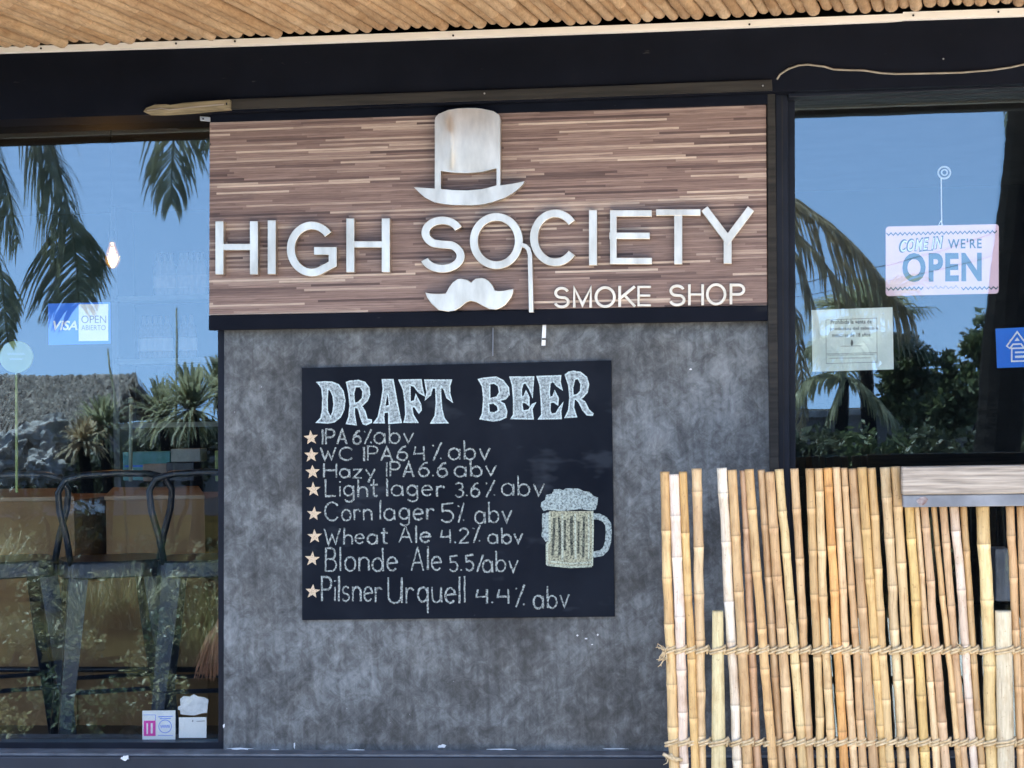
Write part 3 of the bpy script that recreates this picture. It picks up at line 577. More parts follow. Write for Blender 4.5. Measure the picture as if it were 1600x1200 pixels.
for sx, sy in ((486, 684), (486.5, 711), (488.5, 737.5), (489.5, 765), (490.5, 803), (491.5, 838), (488, 873.5), (488.5, 924.5)):
    pts = []; r0 = rc.uniform(-.12, .12)
    for k in range(10):
        r = (11.8 if k % 2 == 0 else 5.0)*rc.uniform(.92, 1.08); a = -math.pi/2+k*math.pi/5+r0; pts.append((sx+r*math.cos(a), sy+r*math.sin(a)))
    MB().poly(pts, (), yC).build('chalk_star', M['chalkstar'], cb)
cm = lambda l: cv(l, 840, 740, 7.5)
mug = MB().poly(cm([(135, 440), (640, 440), (655, 620), (640, 800), (640, 1085), (500, 1095), (380, 1100), (110, 1075), (105, 900), (100, 810), (135, 790)]), (), yC).build('mug_drawing', M['chalkyellow'], cb)
MB().poly(cm([(110, 425), (70, 440), (35, 385), (45, 335), (85, 310), (100, 250), (170, 235), (190, 185), (260, 180), (300, 195), (330, 172), (480, 175), (540, 205), (610, 215), (660, 265), (710, 280), (700, 360), (680, 420), (640, 435), (500, 415), (300, 440)]), (), yC-.0003).build('foam_drawing', M['chalkblue'], mug)
MB().poly(cm([(55, 470), (130, 450), (130, 780), (95, 800), (45, 730), (55, 650), (50, 560)]), (), yC-.0003).build('glass_rim_drawing', M['chalkblue'], mug)
mb = MB().ribbon(cm([(650, 500), (720, 505), (785, 535), (825, 590), (835, 680), (825, 800), (800, 880), (750, 930), (650, 950)]), 9.5, yC-.0003).build('handle_drawing', M['chalkblue'], mug)
mb = MB(); e = 0
for q in ([(195, 520), (190, 700), (175, 960)], [(250, 520), (262, 760), (255, 960)], [(400, 500), (395, 720), (405, 960)], [(545, 500), (540, 720), (535, 980)], [(320, 540), (318, 900)], [(480, 560), (478, 940)]):
    mb.ribbon(cm(q), 4.2, yC-.0006-e, None, False, rng=rc); e += .00002
mb.build('rib_drawing', chalk_mat('rib_shading', (.30, .33, .25), lo=.40, hi=.75, scale=200), mug)
mb = MB(); e = 0
for q in ([(140, 450), (142, 780), (110, 830), (112, 1070)], [(290, 470), (292, 1020)], [(640, 440), (650, 620), (640, 1080)], [(150, 1030), (380, 1055), (630, 1040)], [(110, 1070), (380, 1095), (635, 1085)], [(440, 470), (445, 1000)], [(600, 480), (600, 1000)]):
    mb.ribbon(cm(q), 3.2, yC-.0009-e, None, False, rng=rc); e += .00002
mb.build('mug_outline', chalk_mat('cream_chalk', (.54, .60, .48), lo=.3, hi=.55, scale=260), mug)

# ------------------------------------------------------------------ small things on the facade
def tiny(name, poly_, yf, yb, mat, label, cat, bevel=.001): return tag(MB().poly(poly_, (), yf, yb).build(name, mat, bevel=bevel), label, cat)
sp = thing('split_board', 'splintered bare wood board end under the black beam', 'wood piece', P(290, 170, -.13))
MB().poly(cv([(175, 322), (205, 282), (300, 245), (430, 238), (480, 248), (620, 224), (830, 208), (1010, 196), (1152, 186), (1150, 292), (960, 305), (700, 330), (520, 342), (400, 350), (230, 348)], 200, 130, 7.27), (), -.135, -.101).build('board', M['splinter'], sp, bevel=.002)
MB().ribbon(cv([(215, 310), (380, 285), (470, 302), (700, 275), (1090, 240)], 200, 130, 7.27), 1.6, -.1365, -.134).build('split_ridge', M['plank'], sp)
MB().poly([(352.5, 160.5), (354.6, 160), (355.2, 163.5), (353.2, 164.2)], (), -.137, -.134).build('screw_hole', M['hole'], sp)
br = thing('metal_clip', 'small zinc clip at top left corner of the wood sign', 'clip', P(320, 190, yS))
MB().poly([(312, 181.5), (328, 183), (328, 190), (312.5, 188.5)], (), -.062, -.055).build('plate', M['zinc'], br, bevel=.001)
MB().poly([(316, 184), (318.5, 184.2), (318.5, 187), (316, 186.8)], (), -.064, -.061).build('screw', M['hole'], br)
st = thing('hanging_strip', 'narrow white strip hanging below the sign above the chalkboard', 'strip', P(849, 539, -.02))
MB().poly([(847.8, 505), (853.5, 505), (852, 540), (846, 540)], (), -.03, -.024).build('strip', M['white'], st)
MB().poly([(847, 528.5), (852.8, 528.5), (852.7, 531), (846.9, 531)], (), -.0325, -.029).build('peg_hole', M['hole'], st)
tiny('cord_end', [(769.5, 512), (771.2, 512), (771, 556), (769, 556)], -.010, -.005, M['gsteel'], 'thin grey thread hanging on concrete left of the white strip', 'thread', 0)
rr = random.Random(31)
def chips(cx, cy, w, h, n=13): return [(cx+w*math.cos(2*math.pi*k/n)*rr.uniform(.45, 1.15), cy+h*math.sin(2*math.pi*k/n)*rr.uniform(.45, 1.15)) for k in range(n)]
tiny('pebble', chips(195.5, 1184.5, 9, 4.6), -.098, -.09, M['chip'], 'white pebble-like plaster lump on the dark sill below the left window', 'plaster lump', .002)
for cx, cy, w_, h_, lb in ((349.5, 1135, 2, 5, 'white chip beside the lower left window jamb'), (374, 1171, 24, 2.2, 'long white plaster crumb at pier foot beside the left window'), (386, 1173.5, 5, 2.8, 'small white plaster crumb at pier foot'), (430, 1173, 9, 2.0, 'white crumb on the sill below the chalkboard left side'),
        (556, 1173, 18, 1.8, 'flat white plaster crumb on sill under the chalkboard'), (690, 1167, 12, 4.5, 'largest white plaster lump at wall foot under the chalkboard'), (615, 1178, 9, 3, 'white crumb lying at front of the sill'), (780, 1172, 34, 1.6, 'long thin plaster line at wall foot'), (960, 1171, 30, 1.2, 'thin plaster crumb at wall foot left of the bamboo fence'), (902, 994, 2.6, 2.2, 'white scuff below the chalkboard right corner, leftmost of its cluster'), (916, 999, 3.0, 2.0, 'white scuff in the middle of the cluster below the chalkboard right corner'), (934, 993, 2.2, 2.6, 'white scuff at right of the cluster below the chalkboard right corner'), (925, 1008, 2.0, 1.6, 'lowest white scuff in the cluster below the chalkboard right corner'), (460, 1166, 1.8, 8, 'short upright white chip on wall foot below the chalkboard left edge'), (1079, 578, 2.6, 2.4, 'tiny white plaster speck on concrete right of the chalkboard')):
    tag(MB().poly(chips(cx, cy-1, w_*.8, h_*.7), (), -.0025, .0).build('plaster_chip', M['chip']), lb, 'plaster chip', 'white plaster chips on wall and sill')
for sx, sy, lb in ((757, 146, 'round pale screw head on the beam strip above the hat'), (1192, 134, 'pale hook at right end of the beam strip'), (1474, 92, 'tiny pale screw on the black beam above the right window')):
    p = P(sx, sy, -.113 if sx < 1300 else -.101); mb = MB()
    mb.add([Vector((p.x+.002*math.cos(a*math.pi/5), p.y-.002, p.z+.002*math.sin(a*math.pi/5))) for a in range(10)]+[Vector((p.x+.003*math.cos(a*math.pi/5), p.y, p.z+.003*math.sin(a*math.pi/5))) for a in range(10)], [tuple(range(10))]+[(a, (a+1) % 10, 10+(a+1) % 10, 10+a) for a in range(10)])
    tag(mb.build('screw_head', M['zinc']), lb, 'screw')
cpx = [(1214, 124), (1219, 116), (1232, 107.5), (1248, 102), (1262, 101), (1288, 104), (1302, 108.5), (1325, 109.5), (1350, 110), (1375, 114), (1400, 115.5), (1440, 115), (1500, 113.5), (1550, 109.5), (1580, 105), (1600, 100.5), (1700, 78), (1900, 60)]
tag(MB().tube([P(x, y, -.106) for x, y in cpx], .0032, 8).build('cable', M['cable'], smooth=True), 'thin beige cable sagging along the black beam above the right window', 'cable')

# ------------------------------------------------------------------ things stuck on the glass, inside
yI = YG+.014
vs = thing('payment_sticker', 'blue and white card payment sticker reading VISA OPEN ABIERTO on left window', 'sticker', P(122, 538, yI))
MB().poly([(75, 474.5), (172, 472), (172.5, 537), (76, 539)], (), yI, yI+.002).build('backing', M['visa'], vs)
MB().poly([(123, 475.5), (169, 475), (169, 532.5), (123, 533)], (), yI-.0012, yI-.0004).build('white_panel', M['white'], vs)
bold_text(MB(), 'VISA', 83, 121, 516, 501, yI-.0014, .025, .25).build('lettering', M['white'], vs)
bold_text(MB(), 'OPEN', 127, 166, 505, 493, yI-.002).build('lettering', M['greyink'], vs); bold_text(MB(), 'ABIERTO', 127, 165, 516, 508, yI-.002).build('lettering', M['greyink'], vs)
on = thing('open_sign', 'pink hanging sign reading COME IN WE\'RE OPEN in right window', 'sign', P(1472, 462, yI))
def rrect(x0, y0, x1, y1, r, tl=0):
    q = []
    for cx, cy, a0 in ((x1-r, y1-r, 0), (x0+r, y1-r, 90), (x0+r, y0+r, 180), (x1-r, y0+r, 270)):
        for k in range(5): a = R_(a0+k*22.5); x = cx+r*math.cos(a); q.append((x, cy+r*math.sin(a)-(x-x0)*tl))
    return q
MB().poly(rrect(1384, 354, 1560.5, 462.5, 5, .022), (), yI+.004, yI+.008).build('plate', M['pink'], on)
tl = lambda x, y: (x, y-(x-1384)*.022)
zz = lambda xa, xb, y: [tl(xa+k*3.6, y+(2.0 if k % 2 else -2.0)) for k in range(int((xb-xa)/3.6)+1)]
yT = yI+.003
MB().ribbon(zz(1385, 1560, 366), 1.6, yT).ribbon(zz(1385, 1444, 451.5), 1.6, yT).ribbon(zz(1502, 1560, 453.5), 1.6, yT).build('zigzag_border', M['teal'], on)
def slant_text(mb, t, x0, x1, yb, yt, y, off, sh, slope, space=1.06):
    n0 = len(mb.v); bold_text(mb, t, x0, x1, yb, yt, y, off, sh, space)
    s = 1/483.
    for k in range(n0, len(mb.v)): mb.v[k].z += (mb.v[k].x-P(x0, yb, y).x)*slope
    return mb
slant_text(MB(), 'OPEN', 1410, 1534, 441, 395.5, yT, .035, 0, .010, 1.12).build('lettering', M['teal'], on)
slant_text(MB(), "WE'RE", 1481, 1534, 388.5, 373, yT, .02, 0, .01, 1.15).build('lettering', M['teal'], on)
slant_text(MB(), 'COME IN', 1404.5, 1474.5, 395.5, 374.5, yT, .06, .25, .10, 1.15).build('lettering_outline', M['teal'], on)
slant_text(MB(), 'COME IN', 1407, 1472.5, 394, 376.5, yT-.0008, .012, .25, .10, 1.17).build('lettering', M['white'], on)
MB().ribbon([(1436, 393), (1447, 391.5), (1458, 391)], 1.2, yT).build('underline', M['teal'], on)
MB().ribbon([(1448+k*2.4, 449+2.2*math.sin(k*1.9)+.8*math.sin(k*.9)) for k in range(22)], .9, yT).build('script_line', M['greyink'], on)
MB().tube([P(1470.5, 278, yI), P(1471.5, 352, yI+.004)], .0016, 6).build('cord', M['white'], on)
p = P(1475.5, 269.5, yI); mb = MB()
for a in range(28): pass
mb.tube([Vector((p.x+.019*math.cos(a*math.pi/12), p.y+.003, p.z+.019*math.sin(a*math.pi/12))) for a in range(25)], .003, 6).tube([Vector((p.x+.009*math.cos(a*math.pi/8), p.y-.002, p.z+.009*math.sin(a*math.pi/8))) for a in range(17)], .0025, 6)
mb.build('suction_cup', M['bottlepale'], on, smooth=True)
MB().tube([P(1470, 345, yI), P(1466.5, 352, yI+.002), P(1473.5, 352, yI+.002), P(1470, 345, yI)], .0012, 5).build('knot', M['white'], on)
nb = thing('notice', 'mint-white typed paper notice taped in right window', 'notice', P(1332, 580, yI))
MB().poly([(1268, 484.5), (1394.5, 480), (1396.5, 577), (1269.5, 581)], (), yI, yI+.0015).build('paper', M['mint'], nb)
MB().ribbon([(1290.5, 500), (1370, 497), (1370.5, 566), (1291, 568)], .8, yI-.0006, None, True).ribbon([(1291, 553), (1370.5, 551)], .8, yI-.0010).build('border_line', M['greyink'], nb)
for t, xa, xb, yb, h in (('Prohibida la venta de', 1298, 1362, 506.5, 6.5), ('productos del tabaco a', 1297, 1372, 517.5, 6.5), ('menores de 18 años', 1300, 1360, 527, 6.5)):
    slant_text(MB(), t, xa, xb, yb, yb-h, yI-.0008, .012, 0, .016).build('lettering', M['ink'], nb)
mb = MB()
for y_, xa, xb in ((541, 1313, 1349), (555, 1293, 1368), (560, 1296, 1363)):
    mb.ribbon([(xa+k*1.7, y_+(.9 if k % 2 else -.9)*rr.uniform(.3, 1)-(k*.03)) for k in range(int((xb-xa)/1.7))], .7, yI-.0007)
mb.build('small_print', M['greyink'], nb)
MB().poly(chips(1331, 536, 2.4, 6), (), yI-.0009).build('ink_mark', M['ink'], nb)
ax = thing('card_sticker', 'deep blue sticker with outlined white capitals at right window edge', 'sticker', P(1600, 573, yI))
MB().poly([(1555.5, 513.5), (1665, 508.5), (1667, 571), (1558, 575)], (), yI, yI+.002).build('backing', M['amex'], ax)
GL['X'] = (.7, [[(0, 0), (.7, 1)], [(0, 1), (.7, 0)]])
for t, xa, xb, yb, yt in (('AM', 1577, 1652, 540.5, 524), ('EX', 1584, 1648, 561.5, 547.5)):
    for wd_, yy_, mt_, nm_ in ((8.6, yI-.0008, 'white', 'lettering_outline'), (3.8, yI-.0030, 'amex', 'lettering')):
        mb = MB(); e = 0
        for gl in glyphs(t, xa, xb, yb, yt, .62):
            for pl_ in gl:
                q = [Vector((p[0], p[1]-(p[0]-1580)*.03)) for p in pl_]; a = (q[0]-q[1]).normalized()*wd_*.4; b = (q[-1]-q[-2]).normalized()*wd_*.4; q[0] = q[0]+a; q[-1] = q[-1]+b
                mb.ribbon(q, wd_, yy_-e); e += .0001
        mb.build(nm_, M[mt_], ax)
ns = thing('square_sticker', 'white square sticker with pink block at foot of left window', 'sticker', P(248, 1155, yI))
MB().poly([(222.5, 1110.5), (274, 1110), (274, 1155.5), (222.5, 1155.5)], (), yI, yI+.0015).build('paper', M['white'], ns)
MB().poly([(224.5, 1126), (243, 1126), (243, 1150), (224.5, 1150)], (), yI-.001).build('pink_block', M['magenta'], ns)
MB().ribbon([(224.5, 1117), (243, 1117)], .7, yI-.0008).ribbon([(243, 1117), (243, 1126)], .7, yI-.0009).ribbon([(247, 1120), (270, 1119)], 1.0, yI-.0010).ribbon([(250, 1123), (267, 1122.5)], .9, yI-.0011).ribbon([(247, 1149), (270, 1149)], .7, yI-.0012).build('print_line', M['visa'], ns)
MB().ribbon([(258+10*math.cos(a*math.pi/12), 1135+10*math.sin(a*math.pi/12)) for a in range(24)], .9, yI-.001, None, True).ribbon([(251+k*1.3, 1135+(2.2 if k % 2 else -2.2)) for k in range(12)], .8, yI-.0012).build('round_stamp', M['visa'], ns)
MB().ribbon([(230, 1130), (230, 1147)], 2.4, yI-.0016).ribbon([(237, 1130), (237, 1146)], 3.0, yI-.0016).build('white_bar', M['white'], ns)
tw = [(cx, cy) for cx, cy in cv([(540, 225), (570, 200), (620, 205), (655, 185), (690, 205), (740, 210), (778, 232), (770, 290), (765, 340), (720, 345), (660, 362), (600, 358), (545, 352), (540, 320), (522, 312), (525, 288), (545, 280)], 180, 1050, 5.333)]
tag(MB().poly(tw, (), yI, yI+.0015).build('torn_sticker', M['chip']), 'torn white remnant of a sticker above a blank label on left window', 'sticker remnant')
lb_ = thing('blank_label', 'nearly blank white label below the torn sticker on left window', 'label', P(300, 1153, yI))
MB().poly([(279.5, 1121), (322.5, 1120.5), (322.5, 1153), (279.5, 1153)], (), yI, yI+.0015).build('paper', M['white'], lb_)
MB().poly(chips(301, 1126.5, 1.6, 1.8), (), yI-.0006).ribbon([(307, 1127), (320, 1126.5)], 1.2, yI-.0007).build('print_mark', M['greyink'], lb_)
rs = thing('round_sign', 'yellow-green round sign on a stick inside left window', 'sign', P(25, 640, .35))
pc = P(25, 557.5, .35); s_ = 2900/6.35
MB().poly([(25+26*math.cos(a*math.pi/18), 557.5+25*math.sin(a*math.pi/18)) for a in range(36)], (), .35, .36).build('disc', M['lime'], rs)
MB().ribbon([(12+k*2, 553+(1.6 if k % 2 else -1.6)) for k in range(14)], .8, .3494).ribbon([(15+k*2, 561+(1.6 if k % 2 else -1.6)) for k in range(11)], .8, .3494).build('script_line', M['rail'], rs)
MB().ribbon([(25, 580), (25.5, 770)], 3, .362, .37).build('stick', M['lime'], rs)

# ------------------------------------------------------------------ interior
def counter(xa0, xa1, xb0, xb1, label):
    t = thing('bar_table', label, 'table', P((xa0+xa1)/2, 780, 1.3)); zt = P(240, 774, 1.25).z; zb = zt
    f0, f1 = P(xa0, 774, 1.25), P(xa1, 774, 1.25); b0, b1 = P(xb0, 751, 2.15), P(xb1, 751, 2.15)
    top = [(f0.x, 1.25, zt), (f1.x, 1.25, zt), (b1.x, 2.15, zt), (b0.x, 2.15, zt)]
    vs_ = [Vector(v) for v in top]+[Vector(v)-Vector((0, 0, .018)) for v in top]
    MB().add(vs_, [(0, 1, 2, 3), (7, 6, 5, 4)]+[(i, (i+1) % 4, 4+(i+1) % 4, 4+i) for i in range(4)]).build('table_top', M['counter'], t, bevel=.004)
    MB().box(f0.x+.004, f1.x-.004, 1.256, 1.95, fz, zt-.018).build('front_panel', M['ply'], t)
    return zt
zt = counter(163, 320, 176, 311, 'brown bar table behind the middle stool, nearest the pier'); counter(-110, 116, -95, 109, 'brown bar table at the left edge behind the stools')
lw = MB().box(P(-500, 700, 1.6).x, P(420, 700, 1.6).x, 1.262, 1.32, fz, .88).build('low_partition', M['ply']); tag(lw, 'long brown plywood partition behind the bar tables', 'partition')
tag(MB().tube([P(-300, 1046, 1.16), P(345, 1046, 1.16)], .011, 8).build('foot_rail', M['navy'], smooth=True), 'dark metal foot rail running along the bar tables', 'rail')
def make_stool(loc, rz, label):
    t = thing('bar_stool', label, 'bar stool', loc, 'dark metal bar stools at the left window'); L0 = WL[t]
    def b(mb, name, sm=False, bev=0): 
        for i, v in enumerate(mb.v): mb.v[i] = v+L0
        return mb.build(name, M['navy'], t, smooth=sm, bevel=bev)
    m = MB(); n = 28; prof = []
    def sq(r, z): return [Vector((r*math.copysign(abs(math.cos(a))**.5, math.cos(a)), r*math.copysign(abs(math.sin(a))**.5, math.sin(a)), z)) for a in [2*math.pi*k/n for k in range(n)]]
    rings = [sq(.16, .712), sq(.185, .712), sq(.192, .705), sq(.195, .655), sq(.188, .650)]
    vs_ = [v for r in rings for v in r]; fs = [tuple(range(n))]+[(i*n+k, i*n+(k+1) % n, (i+1)*n+(k+1) % n, (i+1)*n+k) for i in range(4) for k in range(n)]
    b(m.add(vs_, fs), 'seat', bev=0)
    for sx in (-1, 1):
        for sy in (-1, 1):
            m = MB(); q = []
            for z, o, wd in ((.69, .165, .070), (.4, .19, .058), (0, .225, .036)):
                c = Vector((sx*o, sy*o, z)); q += [c, c-Vector((sx*wd, 0, 0)), c-Vector((sx*wd, sy*.012, 0)), c-Vector((sx*.012, sy*.012, 0)), c-Vector((sx*.012, sy*wd, 0)), c-Vector((0, sy*wd, 0))]
            fs = [(i*6+k, i*6+(k+1) % 6, (i+1)*6+(k+1) % 6, (i+1)*6+k) for i in range(2) for k in range(6)]+[tuple(range(6)), tuple(range(12, 18))]
            b(m.add(q, fs), 'leg')
    m = MB()
    for k in range(4):
        a = [(-.185, -.185), (.185, -.185), (.185, .185), (-.185, .185)]; p, q = a[k], a[(k+1) % 4]
        m.tube([(p[0]*1.06, p[1]*1.06, .24), (q[0]*1.06, q[1]*1.06, .24)], .009, 6)
    b(m, 'stretcher')
    path = [(-.16, -.15, .70), (-.175, -.17, .80), (-.20, -.19, .90), (-.205, -.2, .97), (-.18, -.205, 1.015), (-.12, -.21, 1.03), (0, -.215, 1.035), (.12, -.21, 1.03), (.18, -.205, 1.015), (.205, -.2, .97), (.20, -.19, .90), (.175, -.17, .80), (.16, -.15, .70)]
    b(MB().tube(path, .0125, 10), 'back_rail', True)
    t.rotation_euler.z = rz; return t
p = P(170, 868, .75); s0 = make_stool((p.x, .78, fz), R_(24), 'dark metal bar stool with curved back, middle of the three')
for cx, rz, lb in ((8, 30, 'dark metal bar stool cut by the left picture edge'), (330, 12, 'dark metal bar stool closest to the pier beside the straw bundle')):
    p = P(cx, 868, .78); copy_tree(s0, (p.x, .78, fz), R_(rz), lb)
def carton(name, q, y0, y1, mat, label, mat2=None):
    a, b = P(q[0], q[3], y0), P(q[2], q[1], y0); t = thing(name, label, 'box', ((a.x+b.x)/2, y0, a.z))
    MB().box(a.x, b.x, y0, y1, a.z, b.z).build('body', mat, t, bevel=.004)
    MB().box(a.x+.01, b.x-.01, y0-.002, y0, (a.z+b.z)/2-.004, (a.z+b.z)/2+.004).build('tape', M['greybox'] if mat2 is None else mat2, t)
carton('teal_carton', (192, 705, 266, 751), 2.06, 2.12, M['tealbox'], 'long teal printed box standing behind beige carton on bar table', M['visa'])
carton('carton', (223, 725, 260, 752), 1.95, 2.04, M['beigebox'], 'beige carton on the bar table left of the black box', M['beigebox'])
carton('black_case', (260, 722, 303, 752), 1.93, 2.04, M['navy'], 'black box on bar table beside beige carton', M['navy'])
carton('carton', (267, 701, 313, 722), 1.93, 2.04, M['greybox'], 'pale grey carton stacked on the black box', M['greybox'])
carton('carton', (336, 704, 350, 752), 1.93, 2.04, M['lime'], 'yellowish carton at right edge of bar table beside the window jamb', M['lime'])
tag(MB().tube([P(204, 752, 1.9), P(204.5, 626, 1.9)], .0085, 10).lathe(tuple(P(204.5, 626, 1.9)-Vector((0, 0, .01))), [(.012, 0), (.012, .02), (.007, .026)], 10).build('upright_tube', M['rail'], smooth=True), 'pale green upright tube rising from the bar table', 'tube')
bk = thing('pendant_bulb', 'glowing filament bulb hanging inside the left window', 'lamp', P(176, 420, 2.0)); pb = P(176, 420, 2.0)
M['amberglass'] = clear_mat('amber_glass', (1.0, .72, .32), .04)
_n, _l = M['amberglass'].node_tree.nodes, M['amberglass'].node_tree.links
_e = _n.new('ShaderNodeEmission'); _e.inputs[0].default_value = (1, .50, .12, 1); _e.inputs[1].default_value = .055; _a = _n.new('ShaderNodeAddShader'); _o = _n['Material Output']
_s = _o.inputs[0].links[0].from_socket; _l.new(_s, _a.inputs[0]); _l.new(_e.outputs[0], _a.inputs[1]); _l.new(_a.outputs[0], _o.inputs[0])
MB().lathe((pb.x, 2.0, pb.z), [(.004, 0), (.018, .008), (.030, .028), (.032, .045), (.026, .075), (.016, .10), (.013, .115)], 16).build('glass_bulb', M['amberglass'], bk, smooth=True)
MB().lathe((pb.x, 2.0, pb.z), [(.014, .115), (.016, .12), (.016, .165), (.008, .175)], 14).build('socket', M['navy'], bk, smooth=True)
mb = MB()
for k in range(5):
    a = k*2*math.pi/5; mb.tube([(pb.x+.008*math.cos(a), 2.0+.008*math.sin(a), pb.z+.095), (pb.x+.016*math.cos(a+.3), 2.0+.016*math.sin(a+.3), pb.z+.025)], .0013, 5)
mb.build('filament', M['bulbglow'], bk)
MB().tube([(pb.x, 2.0, pb.z+.175), (pb.x, 2.0, 3.0)], .003, 6).build('cord', M['wire'], bk)
ll = bpy.data.lights.new('bulb_light', 'POINT'); ll.energy = 1.2; ll.color = (1, .68, .38); ll.shadow_soft_size = .03
lo = bpy.data.objects.new('bulb_light', ll); COL.objects.link(lo); lo.parent = bk; lo.location = (0, 0, .05)
sh = thing('back_shelf', 'tall dark shelf rack on the far interior wall', 'shelf', (P(270, 700, 5.3).x, 5.4, fz))
xa, xb = P(185, 600, 5.3).x, P(350, 600, 5.3).x
for yy in (462, 560, 660): z = P(270, yy, 5.3).z; MB().box(xa, xb, 5.25, 5.58, z-.03, z).build('shelf_board', M['greybox'], sh)
for x in (xa, xb): MB().box(x-.02, x+.02, 5.25, 5.58, fz, 2.9).build('upright', M['navy'], sh)
def make_bottle(loc, mat, label):
    t = thing('bottle', label, 'bottle', loc, 'bottles on the back shelf'); l = Vector(loc)
    MB().lathe(tuple(l), [(.032, 0), (.035, .01), (.035, .16), (.03, .19), (.013, .23), (.013, .27)], 12).build('body', mat, t, smooth=True)
    MB().lathe(tuple(l+Vector((0, 0, .05))), [(.0362, 0), (.0362, .08)], 12).build('paper_label', M['white'], t); return t
z1_ = P(270, 462, 5.3).z; z2_ = P(270, 560, 5.3).z
b1 = make_bottle((P(245, 460, 5.3).x, 5.35, z1_), M['bottlepale'], 'pale bottle with white label on the back shelf rack')
b2 = make_bottle((P(222, 558, 5.3).x, 5.35, z2_), M['bottleglass'], 'brown bottle with white label on the back shelf rack')
for x in (255, 264, 281, 288, 296, 305, 313): copy_tree(b1, (P(x, 460, 5.3).x, 5.35, z1_))
for x in (231, 240, 247, 258, 285, 296): copy_tree(b2, (P(x, 558, 5.3).x, 5.35, z2_))
br_ = thing('straw_bundle', 'rust-brown straw bundle behind the glass beside the window jamb', 'straw bundle', P(335, 1060, .45))
rs_ = random.Random(5); mb = MB()
ap = P(352, 958, .45)
for k in range(170):
    e_ = P(rs_.uniform(306, 352), rs_.uniform(1040, 1062), .45); e_.y += rs_.uniform(-.06, .08); a = ap+Vector((rs_.uniform(-.012, .012), rs_.uniform(-.02, .02), rs_.uniform(-.015, .015))); m_ = (a+e_)/2+Vector((-.012, 0, .012))
    mb.strip([a, m_, e_], [.006, .007, .003], Vector((1, 0, .3)).normalized())
mb.build('straws', M['straw'], br_); MB().tube([ap, ap+Vector((.05, 0, .5))], .012, 8).build('stalk', M['counter'], br_)
MB().ribbon([(340, 985), (352, 1000)], 4, .36, .37).build('binding', M['rope'], br_)
tag(MB().box(P(1556, 930, .3).x, P(1580, 930, .3).x, .3, .42, P(1566, 940, .3).z, P(1566, 858, .3).z).build('grey_box', M['gsteel'], bevel=.004), 'grey box behind right window glass below the plank', 'box')

# ------------------------------------------------------------------ bamboo fence
FY = -.55
fence = thing('bamboo_fence', 'roped fence of upright bamboo canes before the right window', 'fence', (P(1320, 1100, FY).x, FY, 0))
CR, ST, OR, PK, WH, YL = (.60, .45, .255), (.56, .39, .20), (.58, .33, .105), (.53, .365, .205), (.64, .55, .42), (.60, .425, .19)
CANES = [ # top x0, x1, top y, x centre at y=940, bottom x0, x1 at y=1200, colour, depth shift
 (1032, 1045.5, 737, None, 1043, 1059, YL, 0), (1045.5, 1060.5, 741, None, 1063, 1077, (.66, .575, .44), -.002), (1061, 1073, 737, None, 1079, 1091, YL, 0), (1081, 1095.5, 732, None, 1095, 1109, CR, 0),
 (1113.5, 1129, 954, None, 1111, 1135, (.60, .54, .34), -.004), (1120.5, 1135, 731, None, 1146, 1160, (.74, .69, .575), 0), (1137, 1150.5, 734, None, 1162, 1177, PK, 0), (1156, 1166.5, 735, None, 1182, 1195, PK, .011),
 (1164, 1177, 733, None, 1199, 1212, ST, -.002), (1184, 1195, 734, None, 1214, 1226, PK, .010), (1196, 1209, 737, None, 1228, 1243, ST, -.004), (1211, 1223.5, 733, None, 1246, 1259, CR, 0),
 (1235, 1247, 732, None, 1262, 1274, PK, .003), (1259, 1271, 732, None, 1279, 1291, ST, 0), (1273, 1285, 732, None, 1295, 1307, CR, .001), (1287, 1299, 731, 1304, 1311, 1324, OR, 0),
 (1301, 1312, 730, 1318.5, 1327, 1338, CR, .001), (1314, 1323.5, 731, 1330.5, 1341, 1353, PK, .004), (1326, 1339, 732, 1346, 1357, 1371, PK, .006), (1340, 1353, 730, 1363, 1374, 1386, YL, -.006),
 (1355, 1367.5, 731, 1378.5, 1389, 1402, ST, 0), (1375.5, 1390, 730, 1396.5, 1406, 1418, CR, -.001), (1392, 1405.5, 729, 1413, 1422, 1435, CR, .001),
 (1414, 1427, 790, 1431.5, 1439, 1453, YL, 0), (1428.5, 1436, 790, 1444.5, 1457, 1470, CR, .006), (1438.5, 1449.5, 790, 1457, 1473, 1486, PK, .001), (1455, 1463, 790, 1474, 1491, 1501, ST, .006),
 (1468, 1479, 790, 1487, 1504, 1514, PK, 0), (1484, 1497, 790, 1500, 1517, 1527, (.60, .51, .42), -.002), (1500, 1510, 790, 1518, 1528, 1538, PK, .004), (1526, 1544.5, 790, 1540.5, 1541, 1557, (.62, .50, .27), 0),
 (1556, 1578.5, 954, None, 1560, 1584, (.60, .55, .36), -.006), (1572, 1584, 790, 1583.5, 1589, 1600, PK, .004), (1589, 1600.5, 790, 1597, 1603, 1615, PK, 0), (1604, 1616, 790, None, 1618, 1630, ST, 0), (1620, 1632, 790, None, 1634, 1646, CR, 0), (1636, 1649, 790, None, 1650, 1662, ST, 0), (1652, 1664, 790, None, 1666, 1679, PK, 0)]
rf = random.Random(77); rows = {1016: [], 1160: []}
sF = 2900/(6+FY)
